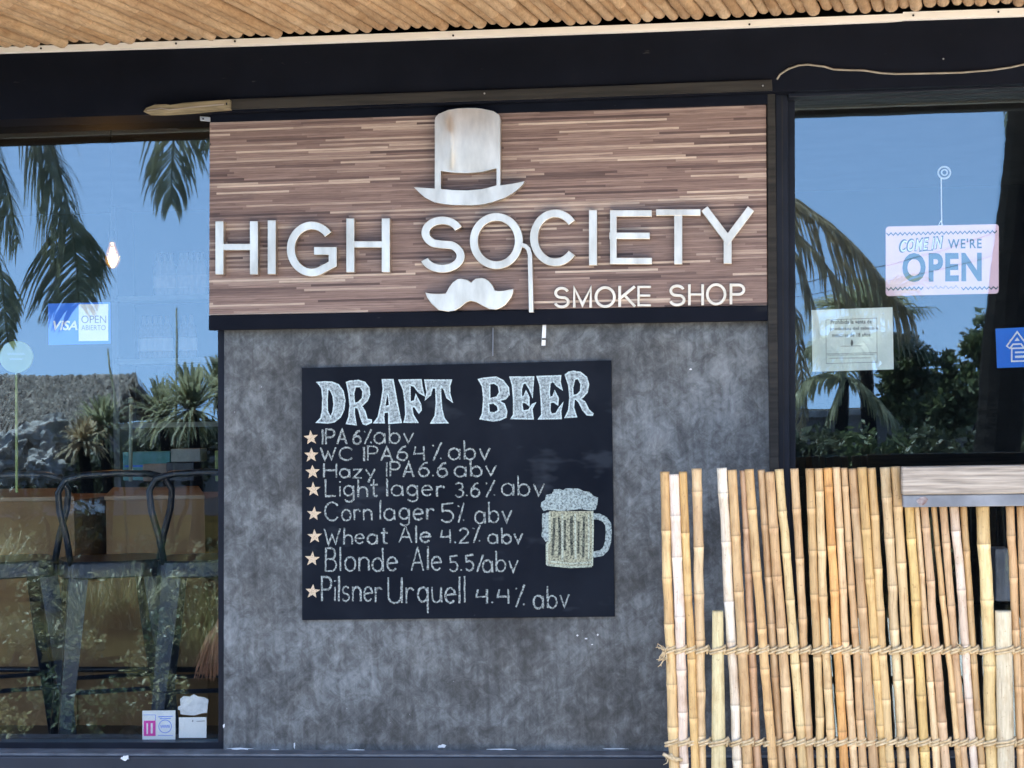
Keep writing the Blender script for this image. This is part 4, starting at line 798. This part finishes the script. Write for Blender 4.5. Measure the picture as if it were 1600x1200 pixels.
for (a0, a1, ty, mid, b0, b1, colr, dy) in CANES:
    y = FY+dy; top = P((a0+a1)/2, ty, y); bot = P((b0+b1)/2, 1200, y)
    d = (bot-top); end = top+d*((top.z-.0)/(top.z-bot.z)); end.y = y
    r0 = (a1-a0)/2/sF*1.09; r1 = (b1-b0)/2/sF*1.10; rb = r1+(r1-r0)*.3
    short = ty > 900
    L_ = (end-top).length; nodes = []; t_ = rf.uniform(.05, .2) if not short else 9
    while t_ < L_-.05: nodes.append(t_); t_ += rf.uniform(.115, .19)
    jit = rf.uniform(.93, 1.07); c_ = tuple(x*jit*k for x, k in zip(colr, (1, rf.uniform(.96, 1.03), rf.uniform(.88, 1.08))))
    ca = cane_mesh(top, end, r0, rb, c_, rf, nodes=nodes, kink=.0028, sides=14, ringbulge=.055, ringtone=.62).build('bamboo_cane', M['cane'], fence, smooth=True, tone=True)
    if short: ca['label'] = 'short thick smooth cane'
    for yy in rows:
        f = (yy-ty)/(1200-ty)
        if ty < yy: rows[yy].append((P((a0+a1)/2+((b0+b1)/2-(a0+a1)/2)*f, yy-(5 if yy == 1160 and False else 0), y), r0+(r1-r0)*f))
for yy, lst in rows.items():
    lst.sort(key=lambda q: q[0].x); z = sum(q[0].z for q in lst)/len(lst)
    for strand in range(2):
        path = []
        for c, r in lst:
            rr_ = r*1.01+.003; zo = -.0035+strand*.0085
            for a, dz in ((-100, -.010), (-65, -.007), (-35, -.003), (0, .001), (35, .005), (65, .009), (95, .012)):
                path.append(Vector((c.x+rr_*math.sin(R_(a)), c.y-rr_*math.cos(R_(a)), c.z+zo+dz*.8)))
        MB().tube(path, .0038, 7).build('rope', M['rope'], fence, smooth=True)
    for c, r in lst:
        MB().tube([c+Vector((r+.001, .004-r*.3, .010)), c+Vector((r+.002, -r*.8, .003)), c+Vector((r+.000, -r*.4, -.010))], .0034, 6).build('rope_knot', M['rope'], fence, smooth=True)
def frayed(px_, py_, n, spread, seed):
    q = random.Random(seed); c = P(px_, py_, FY-.012); mb = MB()
    for k in range(n):
        e1 = c+Vector((q.uniform(-1, .3), q.uniform(-.5, .2), q.uniform(-1, 1)))*spread; e2 = e1+Vector((q.uniform(-1, .5), q.uniform(-.4, .2), q.uniform(-1, 1)))*spread*.6
        mb.tube([c, (c+e1)/2+Vector((0, -.004, .004)), e1, e2], [.0024, .002, .0014, .0008], 5)
    mb.build('frayed_end', M['rope'], fence, smooth=True)
frayed(1040, 1018, 16, .024, 1); frayed(1046, 1183, 6, .018, 2); frayed(1503, 1014, 9, .02, 3); frayed(1040, 1030, 8, .02, 8)
MB().tube([P(1036, 1178, FY-.02), P(1044, 1182, FY-.022), P(1052, 1186, FY-.022), P(1066, 1187, FY-.018)], .0055, 8).tube([P(1048, 1178, FY-.02), P(1052, 1184, FY-.026), P(1058, 1190, FY-.02)], .005, 8).build('rope_tail', M['rope'], fence, smooth=True)

# ------------------------------------------------------------------ bar ledge behind and above the fence
ledge = thing('bar_ledge', 'grey weathered plank on a steel tube at right edge', 'ledge', (P(1520, 800, -.5).x, -.5, 0))
pa = P(1409.5, 729.5, -.64); pb_ = P(1409.5, 773.5, -.64)
MB().box(pa.x, pa.x+2.0, -.64, -.59, pb_.z, pa.z).build('plank', M['plank'], ledge, bevel=.004)
pc_ = P(1410, 793, -.632)
MB().box(pa.x+.002, pa.x+1.95, -.632, -.585, pc_.z, pb_.z-.001).build('steel_tube', M['gsteel'], ledge, bevel=.003)
MB().poly(chips(1441, 782, 10, 7.5, 12), (), -.6345, -.631).build('weld_mark', M['rust'], ledge)
for x in (pa.x+.9, pa.x+1.8): MB().box(x, x+.05, -.635, -.585, 0, pc_.z-.001).build('leg', M['gsteel'], ledge)

# ------------------------------------------------------------------ the garden across the way, seen mirrored in the glass
UPV = Vector((0, 0, 1))
def frond(mb, pts, L, n, q, hang=.5, wd=.024, left=1, right=1):
    pts = [Vector(p) for p in pts]
    # resample
    seg = [(b-a).length for a, b in zip(pts[:-1], pts[1:])]; tot = sum(seg)
    def at(t):
        d = t*tot
        for i, s in enumerate(seg):
            if d <= s or i == len(seg)-1: return pts[i].lerp(pts[i+1], min(1, d/s)), (pts[i+1]-pts[i]).normalized()
            d -= s
    R = [at(i/24)[0] for i in range(25)]
    mb.tube(R, [.022*(1-.8*i/24)+.003 for i in range(25)], 6)
    for i in range(n):
        t = (i+.5)/n; p, T = at(t); S = T.cross(UPV); S = S.normalized() if S.length > .15 else Vector((1, 0, 0))
        prof = L*(.35+.65*math.sin(math.pi*min(1, t*.85+.12)))*(1 if t < .85 else 1-(t-.85)*2.2)
        for sd, on in ((-1, left), (1, right)):
            if not on or q.random() < .05: continue
            l = prof*on*q.uniform(.8, 1.1); h = hang*q.uniform(.7, 1.25)
            d0 = (S*sd*(1-h*.6)+T*.55-UPV*h*.3+Vector((q.uniform(-.1, .1), q.uniform(-.15, .15), q.uniform(-.1, .1)))).normalized()
            d1 = (d0-UPV*h*1.3).normalized(); d2 = (d1-UPV*h*1.6).normalized()
            p1 = p+d0*l*.35; p2 = p1+d1*l*.35; p3 = p2+d2*l*.3
            wdv = T if abs(T.dot(d0)) < .9 else UPV
            wv = (wdv-d1*wdv.dot(d1)).normalized()
            mb.strip([p, p1, p2, p3], [wd*.6, wd, wd*.75, .003], wv)
def arc_frond(c, az, el, L, droop, n=9):
    d = Vector((math.cos(az)*math.cos(el), math.sin(az)*math.cos(el), math.sin(el))); out = []
    for i in range(n): t = i/(n-1)*L; out.append(c+d*t-UPV*droop*(t/L)**2*L)
    return out
def trunk_mb(pts, r0, r1, seed=1, n=12):
    q = random.Random(seed); P_ = []; Rr = []
    pts = [Vector(p) for p in pts]; seg = len(pts)-1
    for i in range(seg*14+1):
        t = i/14; k = min(int(t), seg-1); P_.append(pts[k].lerp(pts[k+1], t-k)); f = i/(seg*14); Rr.append((r0+(r1-r0)*f)*(1+.02*(i % 2)+q.uniform(-.012, .012)))
    return MB().tube(P_, Rr, n)
def palm(label, base, crown, custom, extra, seed, mat='frondgreen', r=.16, name='coconut_palm', bend=None):
    q = random.Random(seed); crown = Vector(crown); t = thing(name, label, 'palm tree', Vector((base[0], base[1], 0)))
    mid = (Vector(base)+crown)/2+(bend or Vector((0, 0, 0)))
    trunk_mb([Vector(base), mid, crown], r*1.2, r*.85, seed).build('trunk', M['bark'], t)
    mb = MB()
    for path, L, n, hang, l, rt in custom: frond(mb, path, L, n, q, hang, left=l, right=rt)
    for az, el, L, droop in extra: frond(mb, arc_frond(crown, az, el, L, droop), .62, 46, q, .55)
    mb.build('crown', M[mat], t)
    return t
D1 = 9.2
F = lambda l, D: [RF(x, y, D) for x, y in l]
c1 = RF(-110, 70, D1)
palm('coconut palm mirrored at upper left of the left window', (c1.x-.9, c1.y-.4, 0), c1,
     [(F([(-110, 70), (-30, 95), (40, 150), (85, 245), (108, 335), (120, 415), (124, 475)], D1), 1.0, 170, .38, 1.1, .72), (F([(-110, 70), (-80, 170), (-40, 300), (0, 420), (12, 535)], D1-.6), .75, 110, .45, 1, .55),
      (F([(-110, 70), (-60, 130), (-20, 200), (10, 290), (28, 380)], D1+.5), .9, 110, .42, 1, .6), (F([(-110, 70), (-30, 60), (40, 110), (72, 190), (95, 270)], D1+.3), .75, 80, .5, .9, .25)],
     [(4.4, .8, 2.2, .5), (5.2, .9, 2.0, .4)], 3)
D2 = 10.5; c2 = RF(470, -60, D2)
palm('coconut palm with one thin frond hanging in the left window beside the sign', (c2.x+.3, c2.y, 0), c2,
     [(F([(470, -60), (390, -70), (320, -20), (285, 70), (272, 160), (268, 240), (268, 318)], D2), .85, 110, .70, .95, .95), (F([(470, -60), (400, -20), (340, 60), (322, 150), (318, 240)], D2+.4), .62, 60, .85, .8, .6)],
     [(-.2, .5, 2.3, .5), (.6, .7, 2.2, .5), (-1.2, .8, 2.2, .5), (1.5, .9, 1.8, .3)], 5)
D3 = 11.0; c3 = RF(1130, 320, D3)
palm('brown-fronded coconut palm mirrored at the left of the right window', (c3.x-.15, c3.y, 0), c3,
     [(F([(1130, 320), (1190, 292), (1245, 312), (1300, 350), (1350, 400), (1390, 450), (1425, 495)], D3), .95, 90, .95, .25, 1), (F([(1130, 320), (1200, 340), (1250, 410), (1275, 490), (1290, 570)], D3+.3), .7, 60, .9, .7, .8),
      (F([(1130, 320), (1200, 400), (1240, 480), (1252, 580), (1256, 690)], D3-.4), .5, 50, .9, .8, .5), (F([(1130, 320), (1210, 330), (1280, 400), (1330, 470), (1370, 540)], D3+.7), .6, 50, .95, .4, .9)],
     [(3.2, .6, 2.2, .5), (4.0, .5, 2.2, .5), (2.6, .5, 2.1, .4)], 8, 'fronddry')
D4 = 8.4; tp = [(1550, 1180), (1552, 900), (1557, 720), (1568, 560), (1586, 380), (1606, 190), (1640, -150)]
pts4 = F(tp, D4); pts4[0].z = 0
t4 = thing('coconut_palm', 'dark leaning palm trunk mirrored at the right edge of the right window', 'palm tree', (pts4[0].x, pts4[0].y, 0))
trunk_mb(pts4, .185, .155, 21).build('trunk', M['bark'], t4)
mb = MB(); q4 = random.Random(12)
for az in (0.2, .9, 1.7, 2.5, 3.3, 4.1, 5.0, 5.7): frond(mb, arc_frond(pts4[-1], az, q4.uniform(.35, .8), q4.uniform(2.2, 2.8), .5), .62, 46, q4, .6)
frond(mb, [pts4[-1]]+F([(1600, -20), (1585, 90), (1578, 160), (1572, 222)], D4+.6), .22, 34, q4, .9)
mb.build('crown', M['frondgreen'], t4)
# fan palm and a small half-bare palm in the right window
def fan_leaf(mb, c, d, R, q, n=26):
    d = d.normalized(); s = d.cross(UPV); s = s.normalized() if s.length > .1 else Vector((1, 0, 0))
    for k in range(n):
        a = (k/(n-1)-.5)*R_(200); v = d*math.cos(a)+s*math.sin(a)+Vector((0, 0, q.uniform(-.06, .06))); L = R*q.uniform(.85, 1.05)
        wv = (s*math.cos(a)-d*math.sin(a)); mb.strip([c, c+v*L*.5, c+v*L*.85-UPV*.05*R, c+v*L-UPV*.22*R], [.012, .035, .02, .003], wv)
def fan_palm(label, base, crown, n, R, seed, mat, petiole=.5):
    q = random.Random(seed); t = thing('fan_palm', label, 'palm tree', (base[0], base[1], 0)); trunk_mb([base, (Vector(base)+crown)/2, crown], .085, .06, seed).build('trunk', M['bark'], t)
    mb = MB()
    for k in range(n):
        az = q.uniform(0, 6.28); el = q.uniform(-.5, 1.0); d = Vector((math.cos(az)*math.cos(el), math.sin(az)*math.cos(el), math.sin(el))); c = crown+d*petiole*q.uniform(.7, 1.1)-UPV*.08
        mb.tube([crown, (crown+c)/2+UPV*.03, c], .008, 5); fan_leaf(mb, c, (d-UPV*.35), R*q.uniform(.8, 1.1), q)
    mb.build('crown', M[mat], t)
D5 = 12.5; c5 = RF(1348, 505, D5)
fan_palm('dark fan palm mirrored behind the paper notice', (c5.x+.1, c5.y, 0), c5, 16, .46, 4, 'frondgreen', .42)
D6 = 10.2; b6 = RF(1316, 720, D6); b6.z = 0; c6 = RF(1319, 592, D6)
t6 = thing('young_palm', 'small half-bare palm mirrored below the paper notice', 'palm tree', (b6.x, b6.y, 0)); trunk_mb([b6, RF(1315, 690, D6), c6], .07, .045, 9).build('trunk', M['bark'], t6)
mb = MB(); q6 = random.Random(17)
for l in ([(1319, 592), (1290, 586), (1262, 594), (1240, 622)], [(1319, 592), (1340, 596), (1372, 625), (1402, 662)], [(1319, 592), (1325, 560), (1345, 530), (1372, 520)], [(1319, 592), (1308, 555), (1290, 535), (1262, 545)], [(1319, 592), (1300, 640), (1288, 668), (1270, 700)], [(1319, 592), (1320, 545), (1322, 500)]):
    frond(mb, F(l, D6+q6.uniform(-.2, .2)), .30, 26, q6, .9, wd=.022)
mb.build('crown', M['frondgreen'], t6)
def leaf_blob(mb, c, rad, n, size, q, clumps=16):
    cs = []
    for k in range(clumps):
        while True:
            v = Vector((q.uniform(-1, 1), q.uniform(-1, 1), q.uniform(-1, 1)))
            if v.length < 1: break
        cs.append(Vector((c[0]+v.x*rad[0], c[1]+v.y*rad[1], c[2]+v.z*rad[2])))
    sg = min(rad)*.26
    for k in range(n):
        cc = cs[k % clumps]; p = cc+Vector((q.gauss(0, sg), q.gauss(0, sg), q.gauss(0, sg)*.9))
        d = Vector((q.uniform(-1, 1), q.uniform(-1, 1), q.uniform(-.6, 1))).normalized(); s = d.orthogonal().normalized(); s = (s*math.cos(k)+d.cross(s)*math.sin(k)); L = size*q.uniform(.6, 1.3)
        mb.add([p, p+d*L*.5+s*L*.22, p+d*L, p+d*L*.5-s*L*.22], [(0, 1, 2, 3)])
def shrub(label, pxs, D, n, size, seed, mat='leaf', name='broadleaf_shrub', group=None):
    q = random.Random(seed); g0 = RF(sum(a[0] for a in pxs)/len(pxs), 700, D); t = thing(name, label, 'shrub', (g0.x, g0.y, 0), group); mb = MB(); tk = MB(); s = 2900/(6+D)
    for (x, y, rx, ry) in pxs:
        c = RF(x, y, D); leaf_blob(mb, c, (rx/s, rx/s*.8, ry/s), n, size, q); b = Vector((g0.x+q.uniform(-.1, .1), g0.y+q.uniform(-.1, .1), 0)); tk.tube([b, (b+c)/2+Vector((q.uniform(-.1, .1), 0, 0)), c], [.03, .022, .01], 6)
    tk.build('stem', M['bark'], t); mb.build('crown', M[mat], t)
shrub('green broadleaf shrub mirrored left of the dark palm trunk', [(1510, 590, 42, 62), (1480, 650, 50, 55), (1545, 540, 30, 40)], 12.0, 900, .11, 1)
shrub('green broadleaf shrub mirrored between the notice and the dark trunk', [(1425, 575, 45, 38), (1440, 640, 55, 50), (1400, 600, 25, 40)], 12.8, 900, .11, 2)
shrub('dark shrub mirrored at the right edge beyond the palm trunk', [(1590, 590, 30, 70), (1600, 680, 40, 60)], 12.5, 700, .11, 3)
lowq = [(1268, 700, 42, 42, 'leafdark'), (1330, 715, 48, 38, 'leaf'), (1400, 715, 50, 40, 'leaf'), (1470, 710, 50, 45, 'leafdark'), (1540, 715, 50, 45, 'leafdark')]
for k, (x, y, rx, ry, m) in enumerate(lowq):
    shrub(('dark low shrub mirrored at the lower left corner of the right window', 'low green shrub mirrored just under the half-bare palm', 'low shrub mirrored above the left end of the plank', 'low dark shrub mirrored above the plank', 'low dark shrub mirrored at the foot of the dark trunk')[k], [(x, y, rx, ry), (x+10, y+50, rx, ry)], 9.6+.3*(k % 3), 600, .085, 20+k, m)
# garden wall, hut, poles and wires
gw = thing('garden_wall', 'low brown rendered wall far behind the plants', 'wall', (4, -22, 0))
MB().box(-14, 22, -22.2, -22, 0, 1.35).build('wall', M['masonry'], gw); MB().box(-14, 22, -22.25, -21.95, 1.35, 1.45).build('coping', M['stone'], gw)
def pole(x, y, h, label):
    t = thing('utility_pole', label, 'utility pole', (x, y, 0)); MB().tube([(x, y, 0), (x, y, h)], [.13, .09], 10).build('post', M['bark'], t); MB().box(x-.6, x+.6, y-.05, y+.05, h-.5, h-.38).build('crossarm', M['bark'], t)
D7 = 19.0; wa = [RF(1150, 470, D7), RF(1150, 445, D7)]; wb = [RF(1720, 322, D7), RF(1720, 345, D7)]
pole(wa[0].x, wa[0].y-.12, wa[1].z+.4, 'utility pole hidden behind the sign wall side of the garden'); pole(wb[0].x, wb[0].y-.12, wb[0].z+.5, 'utility pole far right beyond the dark trunk')
for k, (l0, l1) in enumerate((((1150, 478), (1720, 338)), ((1150, 460), (1720, 300)))):
    a, b = RF(*l0, D7), RF(*l1, D7); mb = MB(); mb.tube([a.lerp(b, i/14)-UPV*.18*math.sin(math.pi*i/14) for i in range(15)], .006, 6)
    tag(mb.build('power_line', M['wire']), ('lower of two power lines crossing the mirrored sky', 'upper of two power lines crossing the mirrored sky')[k], 'power line')
DH = 14.0; hut = thing('thatched_hut', 'grey thatched hut mirrored in the left window', 'hut', RF(40, 700, DH)*1.0); WLh = WL[hut]; hut.location.z = 0; WL[hut] = Vector((hut.location.x, hut.location.y, 0))
qh = random.Random(6); hl, hr = RF(-330, 640, DH).x, RF(157, 640, DH).x; hr, hl = max(hl, hr), min(hl, hr)
ztop = RF(80, 583, DH).z; zed = RF(80, 660, DH).z; yh = YG-DH
MB().add([(hl, yh+.1, zed), (hr, yh+.1, zed), (hr-.05, yh-1.2, ztop), (hl, yh-1.2, ztop), (hl, yh-2.6, zed), (hr, yh-2.6, zed)], [(0, 1, 2, 3), (3, 2, 5, 4), (1, 5, 2), (0, 3, 4)]).build('roof_core', M['thatch'], hut)
mb = MB()
for k in range(2600):
    x = qh.uniform(hl, hr+.05); t = qh.random(); p = Vector((x, yh+.13-1.25*t, zed+(ztop-zed)*t+.02)); L = qh.uniform(.2, .5); dx = qh.uniform(-.08, .08)
    mb.strip([p, p+Vector((dx, .10, -L*.5)), p+Vector((dx*2, .13, -L))], [.03, .035, .01], Vector((1, qh.uniform(-.4, .4), 0)).normalized())
for k in range(500):
    t = qh.uniform(-1, 1); p = Vector((hr+.02, yh-1.2-t*1.3, zed+(ztop-zed)*(1-abs(t)))); L = qh.uniform(.2, .45); mb.strip([p, p+Vector((.06, 0, -L*.5)), p+Vector((.06, 0, -L))], [.03, .035, .01], Vector((.3, 1, 0)).normalized())
mb.build('thatch', M['thatch'], hut)
for x in (hl+.2, (hl+hr)/2, hr-.25): MB().tube([(x, yh-.15, 0), (x, yh-.15, zed+.05)], .05, 8).build('post', M['bark'], hut)
for z in (zed-.12, zed-.42): MB().tube([(hl, yh-.05, z), ((hl+hr)/2+.5, yh-.05, z)], .025, 8).build('rail', M['bambooyellow'], hut)
def boulder(label, px_, py_, r, D, seed):
    q = random.Random(seed); c = RF(px_, py_, D); bm = bmesh.new(); bmesh.ops.create_icosphere(bm, subdivisions=4, radius=r)
    for v in bm.verts:
        n_ = v.co.normalized(); w_ = n_*1.7+Vector((seed*3.1, 0, 0)); v.co *= .9+.42*mnoise.noise(w_)+.22*mnoise.noise(w_*2.7)+.12*mnoise.noise(w_*6.0)
    me = bpy.data.meshes.new('boulder'); bm.to_mesh(me); bm.free(); me.materials.append(M['stone']); o = bpy.data.objects.new('boulder', me); COL.objects.link(o); o.location = c; return tag(o, label, 'boulder', 'pale boulders below the hut')
for k, (x, y, r, lb) in enumerate(((45, 705, .32, 'large pale boulder mirrored below the hut roof'), (80, 690, .26, 'pale boulder mirrored right of the largest one'), (10, 715, .28, 'pale boulder mirrored at the left picture edge'), (70, 730, .22, 'lowest pale boulder mirrored behind the stool back'))): boulder(lb, x, y, r, 13.0-.2*k, k)
def yucca(label, cx, cy, D, n, L, seed, mat='frondgreen', name='spiky_shrub'):
    q = random.Random(seed); c = RF(cx, cy, D); t = thing(name, label, 'shrub', (c.x, c.y, 0)); MB().tube([(c.x, c.y, 0), (c.x+.05, c.y, c.z/2), c], [.07, .06, .05], 8).build('stem', M['bark'], t); mb = MB()
    for k in range(n):
        az = q.uniform(0, 6.28); el = q.uniform(-.6, 1.45); d = Vector((math.cos(az)*math.cos(el), math.sin(az)*math.cos(el), math.sin(el))); l = L*q.uniform(.7, 1.1); s = d.cross(UPV); s = s.normalized() if s.length > .05 else Vector((1, 0, 0))
        mb.strip([c, c+d*l*.5, c+d*l*.85-UPV*.05*l, c+d*l-UPV*.18*l], [.03, .036, .022, .003], s)
    mb.build('crown', M[mat], t)
yucca('tall spiky shrub mirrored beside the window jamb', 300, 640, 11.5, 240, .55, 1); yucca('spiky shrub mirrored between the green tube and the jamb', 255, 650, 12.2, 200, .48, 2)
yucca('spiky shrub mirrored left of the green tube', 160, 665, 12.6, 220, .40, 3); yucca('tall spiky shrub mirrored at the jamb edge', 345, 615, 12.4, 200, .5, 4); yucca('dry-leaved spiky shrub mirrored under the hut eave', 130, 690, 11.2, 160, .3, 6, 'fronddry')
shrub('dark bushy shrub mirrored low beside the jamb', [(300, 700, 70, 45), (230, 720, 60, 40)], 13.0, 900, .10, 41, 'leafdark')
shrub('dark bushy shrub mirrored low behind the boulders', [(120, 735, 80, 40), (40, 770, 80, 40)], 13.6, 900, .10, 42, 'leafdark')
for k, (bx, tx2, ty2) in enumerate(((200, 168, 545), (262, 278, 480))):
    b_ = RF(bx, 690, 12.4); e_ = RF(tx2, ty2, 12.4); b_.z = 0; tag(MB().tube([b_, (b_+e_)/2+Vector((.02, 0, .05)), e_], [.018, .014, .008], 6).build('flower_stalk', M['frondgreen'], smooth=True), ('curved green flower stalk mirrored beside the payment sticker', 'thin flower stalk mirrored left of the sign')[k], 'plant stalk')
wf = thing('flowering_plant', 'white-flowered plant mirrored between the two bar tables', 'plant', RF(135, 830, 9.0)*1.0); WL[wf].z = 0; wf.location.z = 0
mb = MB(); lf = MB(); qf = random.Random(3)
for k in range(34):
    c = RF(qf.uniform(112, 160), qf.uniform(784, 800), 9.0+qf.uniform(-.1, .1))
    for j in range(5):
        a = j*1.256+qf.random(); d = Vector((math.cos(a), .3, math.sin(a))); mb.add([c, c+d*.02+Vector((-d.z, 0, d.x))*.010, c+d*.035, c+d*.02-Vector((-d.z, 0, d.x))*.010], [(0, 1, 2, 3)])
leaf_blob(lf, RF(135, 830, 9.0), (.18, .15, .2), 350, .07, qf); mb.build('flowers', M['flower'], wf); lf.build('leaves', M['leafdark'], wf)
# grass tufts: one built, the others copied
qg = random.Random(14); tuft = thing('grass_tuft', 'yellow-green grass tuft in the bed mirrored at the foot of the left window', 'grass tuft', (0, 0, 0), 'grass tufts in the garden bed'); mb = MB()
for k in range(150):
    az = qg.uniform(0, 6.28); el = qg.uniform(.6, 1.5); d = Vector((math.cos(az)*math.cos(el), math.sin(az)*math.cos(el), math.sin(el))); l = qg.uniform(.25, .55); c = Vector((qg.gauss(0, .05), qg.gauss(0, .05), 0)); s = d.cross(UPV).normalized()
    mb.strip([c, c+d*l*.5, c+d*l*.85-UPV*.05*l, c+d*l-UPV*.2*l], [.01, .012, .008, .002], s)
mb.build('blades', M['grass'], tuft)
first = True
for k in range(12):
    D = qg.uniform(4.5, 12.5); x = RF(qg.uniform(-60, 350), 800, D).x
    if first: tuft.location = (x, YG-D, 0); first = False
    else:
        c = copy_tree(tuft, (x, YG-D, 0), qg.uniform(0, 6)); sc_ = qg.uniform(.7, 1.4) if D > 6.6 else qg.uniform(.4, .6); c.scale = (sc_, sc_, sc_)
for k in range(16):
    D = qg.uniform(8, 14); x = RF(qg.uniform(1220, 1640), 800, D).x; c = copy_tree(tuft, (x, YG-D, 0), qg.uniform(0, 6), 'yellow-green grass tuft in the bed mirrored behind the bamboo fence'); sc_ = qg.uniform(.8, 1.6); c.scale = (sc_, sc_, sc_)
LP = [(28, 850, 46, 'yellowish leafy plant mirrored low at the left picture edge'), (232, 862, 46, 'leafy plant mirrored below the middle of the right bar table'), (292, 930, 40, 'small leafy plant mirrored between two stools'), (122, 1000, 40, 'small leafy plant mirrored near the foot of the middle stool'), (182, 1090, 38, 'small leafy plant mirrored near the foot rail'),
      (72, 905, 44, 'yellow-green leafy plant mirrored left of the middle stool seat'), (162, 935, 42, 'leafy plant mirrored under the middle stool seat'), (252, 990, 40, 'leafy plant mirrored between the middle and right stools'), (35, 985, 40, 'leafy plant mirrored under the leftmost stool'), (322, 875, 40, 'leafy plant mirrored beside the jamb above the straw bundle'), (62, 1075, 40, 'leafy plant mirrored low at the leftmost stool foot'), (252, 1070, 36, 'leafy plant mirrored above the square sticker'), (202, 925, 38, 'pale leafy plant mirrored right of the middle stool legs'), (120, 1110, 40, 'lowest leafy plant mirrored just above the sill'), (215, 1030, 36, 'leafy plant mirrored crossing the foot rail'), (10, 1120, 40, 'leafy plant mirrored in the lower left corner')]
for k, (x, y, r, lb) in enumerate(LP):
    D = 2900*(1.54-.22)/(y-640)-6
    shrub(lb, [(x, y, r, r*.8), (x+12, y+18, r*.8, r*.6)], D, 150, .055*(6+D)/13, 60+k, 'grass' if k % 3 != 1 else 'leaf', 'leafy_plant', None)
